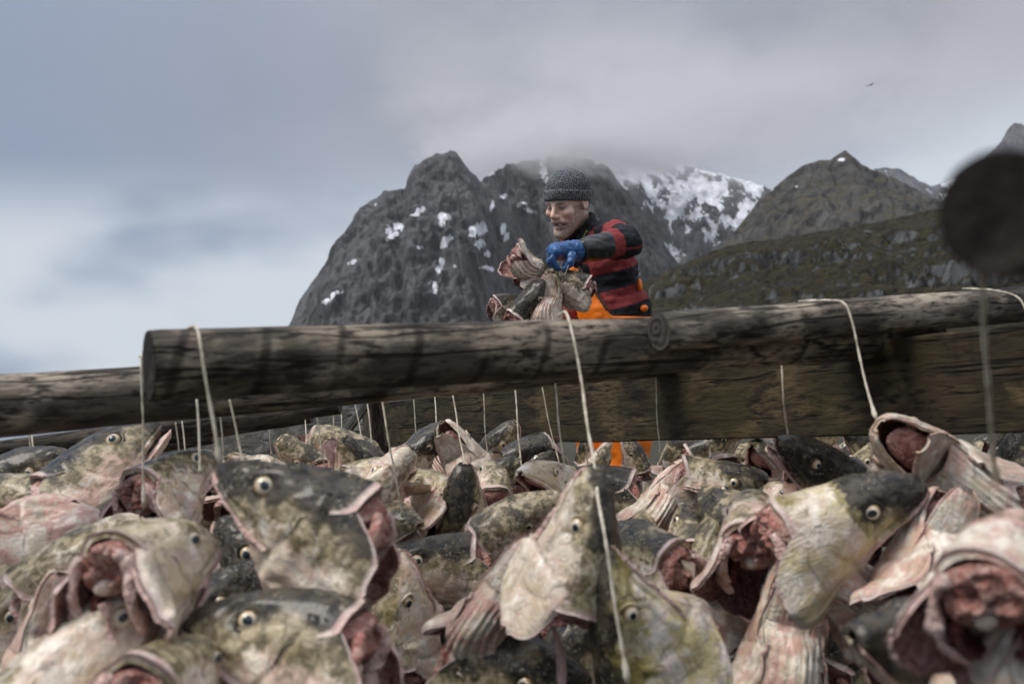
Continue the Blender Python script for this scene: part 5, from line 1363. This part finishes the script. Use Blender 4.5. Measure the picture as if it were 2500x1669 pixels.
    # ---- orange bib trousers
    e0 = J(1413, 652, -.15); nE = unit(-.833*CR-.553*CU)
    def bib_sdf(p):
        d = torso(p, .012)+.35*folds(p)
        side_ = -((p-e0)@nE)                       # negative in front of the edge
        belt = (p-J(1500, 774, 0))@CU               # below the waistband everything is orange
        reg = smin(smax(side_, (p-J(1412, 652, 0))@CU, .01), belt, .012)
        d = smax(d, reg, .004)
        legs = smins(.04, capsule(p, hipL, knL, .150, .095), capsule(p, knL, anL, .095, .10), capsule(p, hipR, knR, .150, .095), capsule(p, knR, anR, .095, .10))
        legs = legs+.6*folds(p)
        return smin(d, smax(legs, (.10-p[:, 2]), .01), .04)
    P_ = np.stack([chest, waist, hipL, hipR, anL, anR, knL, knR])
    V, F = surface_net(bib_sdf, P_.min(0)-.2, P_.max(0)+np.array([.2, .2, .12]), .0065)
    m = m_plain('orange_oilskin', (.88, .20, .010), .42, .45, .08, 12, .15, .01)
    obj('bib_trousers', mesh_from('bib_trousers', V, F, [m]), man, label='bright orange oilskin bib trousers')
    # dark piping along the bib edge
    tt = np.linspace(0, 1, 30); pip = []
    for t in tt:
        px, py = 1413+(1483-1413)*t, 652+(757-652)*t
        # march in to the bib surface
        ds = np.linspace(3.7, 4.5, 400); Q = np.stack([at(px, py, d_) for d_ in ds]); s_ = torso(Q, .014)
        pip.append(Q[np.argmax(s_ < 0)] if (s_ < 0).any() else Q[200])
    Vt, Ft = tube(np.array(pip), .0055, 8)
    obj('piping', mesh_from('piping', Vt, Ft, [m_plain('dark_piping', (.03, .024, .015), .6)]), man)
    def on(px, py, g=.012, lo=3.5, hi=4.6, fn=None):
        ds = np.linspace(lo, hi, 500); Q = np.stack([at(px, py, d_) for d_ in ds]); s_ = (fn or (lambda q: torso(q, g)))(Q)
        return Q[np.argmax(s_ < 0)] if (s_ < 0).any() else None
    # brass stud and black buckle strap at the bib corner
    c = on(1413, 663, .014)
    Vd, Fd = half_sphere_ellipsoid((0, 0, 0), (.008, .008, .008), 14, 9)
    st = obj('stud', mesh_from('stud', Vd.reshape(-1, 3), [Fd], [m_plain('brass', (.22, .15, .07), .4, .5, .1, 20, metallic=.8)]), man); st.location = c
    sp = [on(px, py, .010) for px, py in ((1411, 655), (1413, 640), (1420, 622), (1432, 600), (1446, 578))]
    sp = np.array([s for s in sp if s is not None])
    if len(sp) > 2:
        P = spline(sp, 24); T = unit(np.gradient(P, axis=0)); Nn = -CF; Wd = unit(np.cross(T, Nn))
        Sh = np.stack([P+Wd*w_ for w_ in (-.018, -.009, 0, .009, .018)], 1)
        Vs, Fs, mi, _, _ = shell(Sh-Nn*0+(-CF)*.006, .005, 0, flip=False)
        obj('shoulder_strap', mesh_from('shoulder_strap', Vs, Fs, [m_plain('black_webbing', (.012, .012, .014), .7, .3, .3, 90, .4, .003)]), man)
    # orange strap end and waistband tab at his back
    for (px, py, w_, h_) in ((1562, 695, .010, .026), (1573, 752, .016, .014)):
        c = None
        for pq in range(0, 30, 3):
            c = on(px-pq, py, .010)
            if c is not None: break
        if c is None: continue
        Ve, Fe = half_sphere_ellipsoid((0, 0, 0), (w_, .016, h_), 16, 12)
        t_ = obj('orange_tab', mesh_from('orange_tab', Ve.reshape(-1, 3), [Fe], [m]), man); t_.location = c
    # small yellow-green lettering up the jacket front
    def jac(q): return np.minimum(collar_sdf(q), sweater_sdf(q))
    base, tip = on(1421, 581, fn=jac), on(1430, 561, fn=jac)
    if base is not None and tip is not None:
        cu = bpy.data.curves.new('lettering', 'FONT'); cu.body = 'AALE'; cu.size = .019; cu.extrude = .0008; cu.align_x = 'LEFT'
        cu.materials.append(m_plain('lime_print', (.42, .55, .05), .6))
        t_ = bpy.data.objects.new('lettering', cu); COL.objects.link(t_); t_.parent = man
        x = unit(base-tip); z = unit(-CF+.2*CR); y = unit(np.cross(z, x)); z = np.cross(x, y)
        Mx = Matrix.Identity(4); pos = tip+z*.006
        for i in range(3): Mx[i][0], Mx[i][1], Mx[i][2], Mx[i][3] = x[i], y[i], z[i], pos[i]
        bpy.context.view_layer.update()
        me_ = bpy.data.meshes.new_from_object(t_.evaluated_get(bpy.context.evaluated_depsgraph_get()))
        bpy.data.objects.remove(t_); t_ = obj('lettering', me_, man); t_.matrix_world = Mx
    # boots
    for an in (anL, anR):
        def boot(p, an=an):
            d = smin(capsule(p, an+np.array([0, 0, .10]), an-np.array([0, 0, .02]), .062, .056), capsule(p, an-np.array([0, 0, .03]), an+fb*.17-np.array([0, 0, .035]), .05, .045), .03)
            return smax(d, -p[:, 2], .004)
        V, F = surface_net(boot, an-.26, an+.26, .008)
        obj('boot', mesh_from('boot', V, F, [m_plain('boot_rubber', (.02, .022, .02), .4)]), man)
    return man
build_man()

# ------------------------------------------------------------------ the bunch he lifts
def build_bunch():
    g = 'cod heads held by the man'
    kw = dict(group=g, q=.75, wrinkle=1.5)
    H(1298, 650, 3.62, (.75, -.35, -.40), (-.25, .65, -.60), 'raw brown neck of a head sticking up left of the blue glove', size=.20, gape=8, flare=(.5, .5), dark=.75, pink=.1, meat=1.2, seed=701, **kw)
    H(1386, 692, 3.60, (-.82, .52, .10), (.35, .65, .55), 'mottled grey head hanging to the right under the blue glove', size=.195, gape=5, flare=(.3, .2), dark=.50, pink=.2, yellow=.05, seed=708, **kw)
    H(1340, 742, 3.56, (.08, .95, .05), (.3, -.15, -.92), 'pinkish open throat at the bottom middle of the held bunch', size=.22, gape=20, flare=(.6, .5), dark=.58, pink=.3, seed=715, **kw)
    H(1292, 745, 3.54, (.55, .80, .10), (-.45, .30, .80), 'dark head with a glinting eye in the held bunch', size=.20, gape=5, flare=(.15, .15), dark=.85, pink=.2, seed=722, **kw)
    H(1258, 754, 3.60, (.85, .25, -.10), (-.2, .75, .5), 'pale brown head at the left end of the held bunch', size=.19, gape=8, flare=(.3, .3), dark=.62, pink=.1, yellow=.1, seed=729, **kw)
    H(1322, 700, 3.62, (.80, .25, -.2), (.1, -.4, -.9), 'folded pink gill flap in the middle of the held bunch', size=.16, gape=14, flare=(.6, .6), dark=.50, pink=.6, seed=736, **kw)
    cord([(1392, 632, 3.55), (1385, 655, 3.55), (1378, 672, 3.56)], 'short string from the blue glove to the held heads', r=.002, group='string held in the glove')
build_bunch()
# ------------------------------------------------------------------ bird, far tub
def build_bird():
    root = bpy.data.objects.new('bird', None); COL.objects.link(root); root.location = Vector(at(2126, 208, 95))
    root['label'] = 'small dark bird gliding in the grey sky at upper right'; root['category'] = 'bird'
    m = m_plain('dark_feather', (.018, .018, .02), .8, .2, .2, 5)
    x = np.linspace(-.26, .30, 14); r = np.interp(x, [-.26, -.12, .05, .2, .26, .30], [.012, .055, .075, .05, .035, .006])
    V, F = tube(np.stack([x, 0*x, .02*np.cos(x*6)], -1), r, 10)
    obj('body', mesh_from('body', V, F, [m]), root)
    for sd, up in ((1, .34), (-1, .16)):
        u, v = np.meshgrid(np.linspace(0, 1, 14), np.linspace(0, 1, 6), indexing='ij')
        ch = .20*(1-.75*u**1.6)
        P = np.stack([.08-.18*u**2*1.0+ch*(0.5-v)+.06*np.sin(u*3), sd*(.04+.46*u), .03+up*np.sin(u*1.9)*.45-.10*u*u+.015*np.sin(v*3.14)], -1)
        Vw, Fw, mi, _, _ = shell(P, .012, 0, flip=sd > 0)
        obj('wing', mesh_from('wing', Vw, Fw, [m]), root)
    u, v = np.meshgrid(np.linspace(0, 1, 5), np.linspace(-1, 1, 6), indexing='ij')
    P = np.stack([-.22-.16*u, v*(.02+.06*u), .01+0*u], -1); Vw, Fw, mi, _, _ = shell(P, .01, 0, flip=True)
    obj('tail', mesh_from('tail', Vw, Fw, [m]), root)
    root.rotation_euler = (R_(-8), R_(-12), R_(35))
build_bird()

def build_tub():
    root = bpy.data.objects.new('fish_tub', None); COL.objects.link(root)
    p = at(615, 1135, 26); root.location = (p[0], p[1], 0)
    root['label'] = 'small pale blue plastic tub far off under the grey plank'; root['category'] = 'tub'
    m = m_plain('pale_blue_plastic', (.22, .30, .36), .45, .4, .1, 6)
    z = np.array([0, .03, .10, .38, .44, .46, .50, .50, .46, .08, .06]); w = np.array([.12, .135, .138, .155, .157, .172, .172, .15, .142, .125, .0])
    n = 40; a = np.linspace(0, 2*np.pi, n, endpoint=False)
    e = 5.0; rad = 1/((np.abs(np.cos(a))**e+np.abs(np.sin(a))**e)**(1/e))
    V = np.stack([np.outer(w, rad*np.cos(a)), np.outer(w, rad*np.sin(a)), np.repeat(z[:, None], n, 1)], -1).reshape(-1, 3)
    i, j = np.meshgrid(np.arange(len(z)-1), np.arange(n), indexing='ij'); j2 = (j+1) % n
    obj('tub_body', mesh_from('tub_body', V, np.stack([i*n+j, i*n+j2, (i+1)*n+j2, (i+1)*n+j], -1).reshape(-1, 4), [m]), root)
    Vb, Fb = tube(spline([(-.13, -.16, .40), (-.06, -.185, .36), (.06, -.185, .36), (.13, -.16, .40)], 16), .009, 8)
    obj('handle', mesh_from('handle', Vb, Fb, [m]), root)
build_tub()
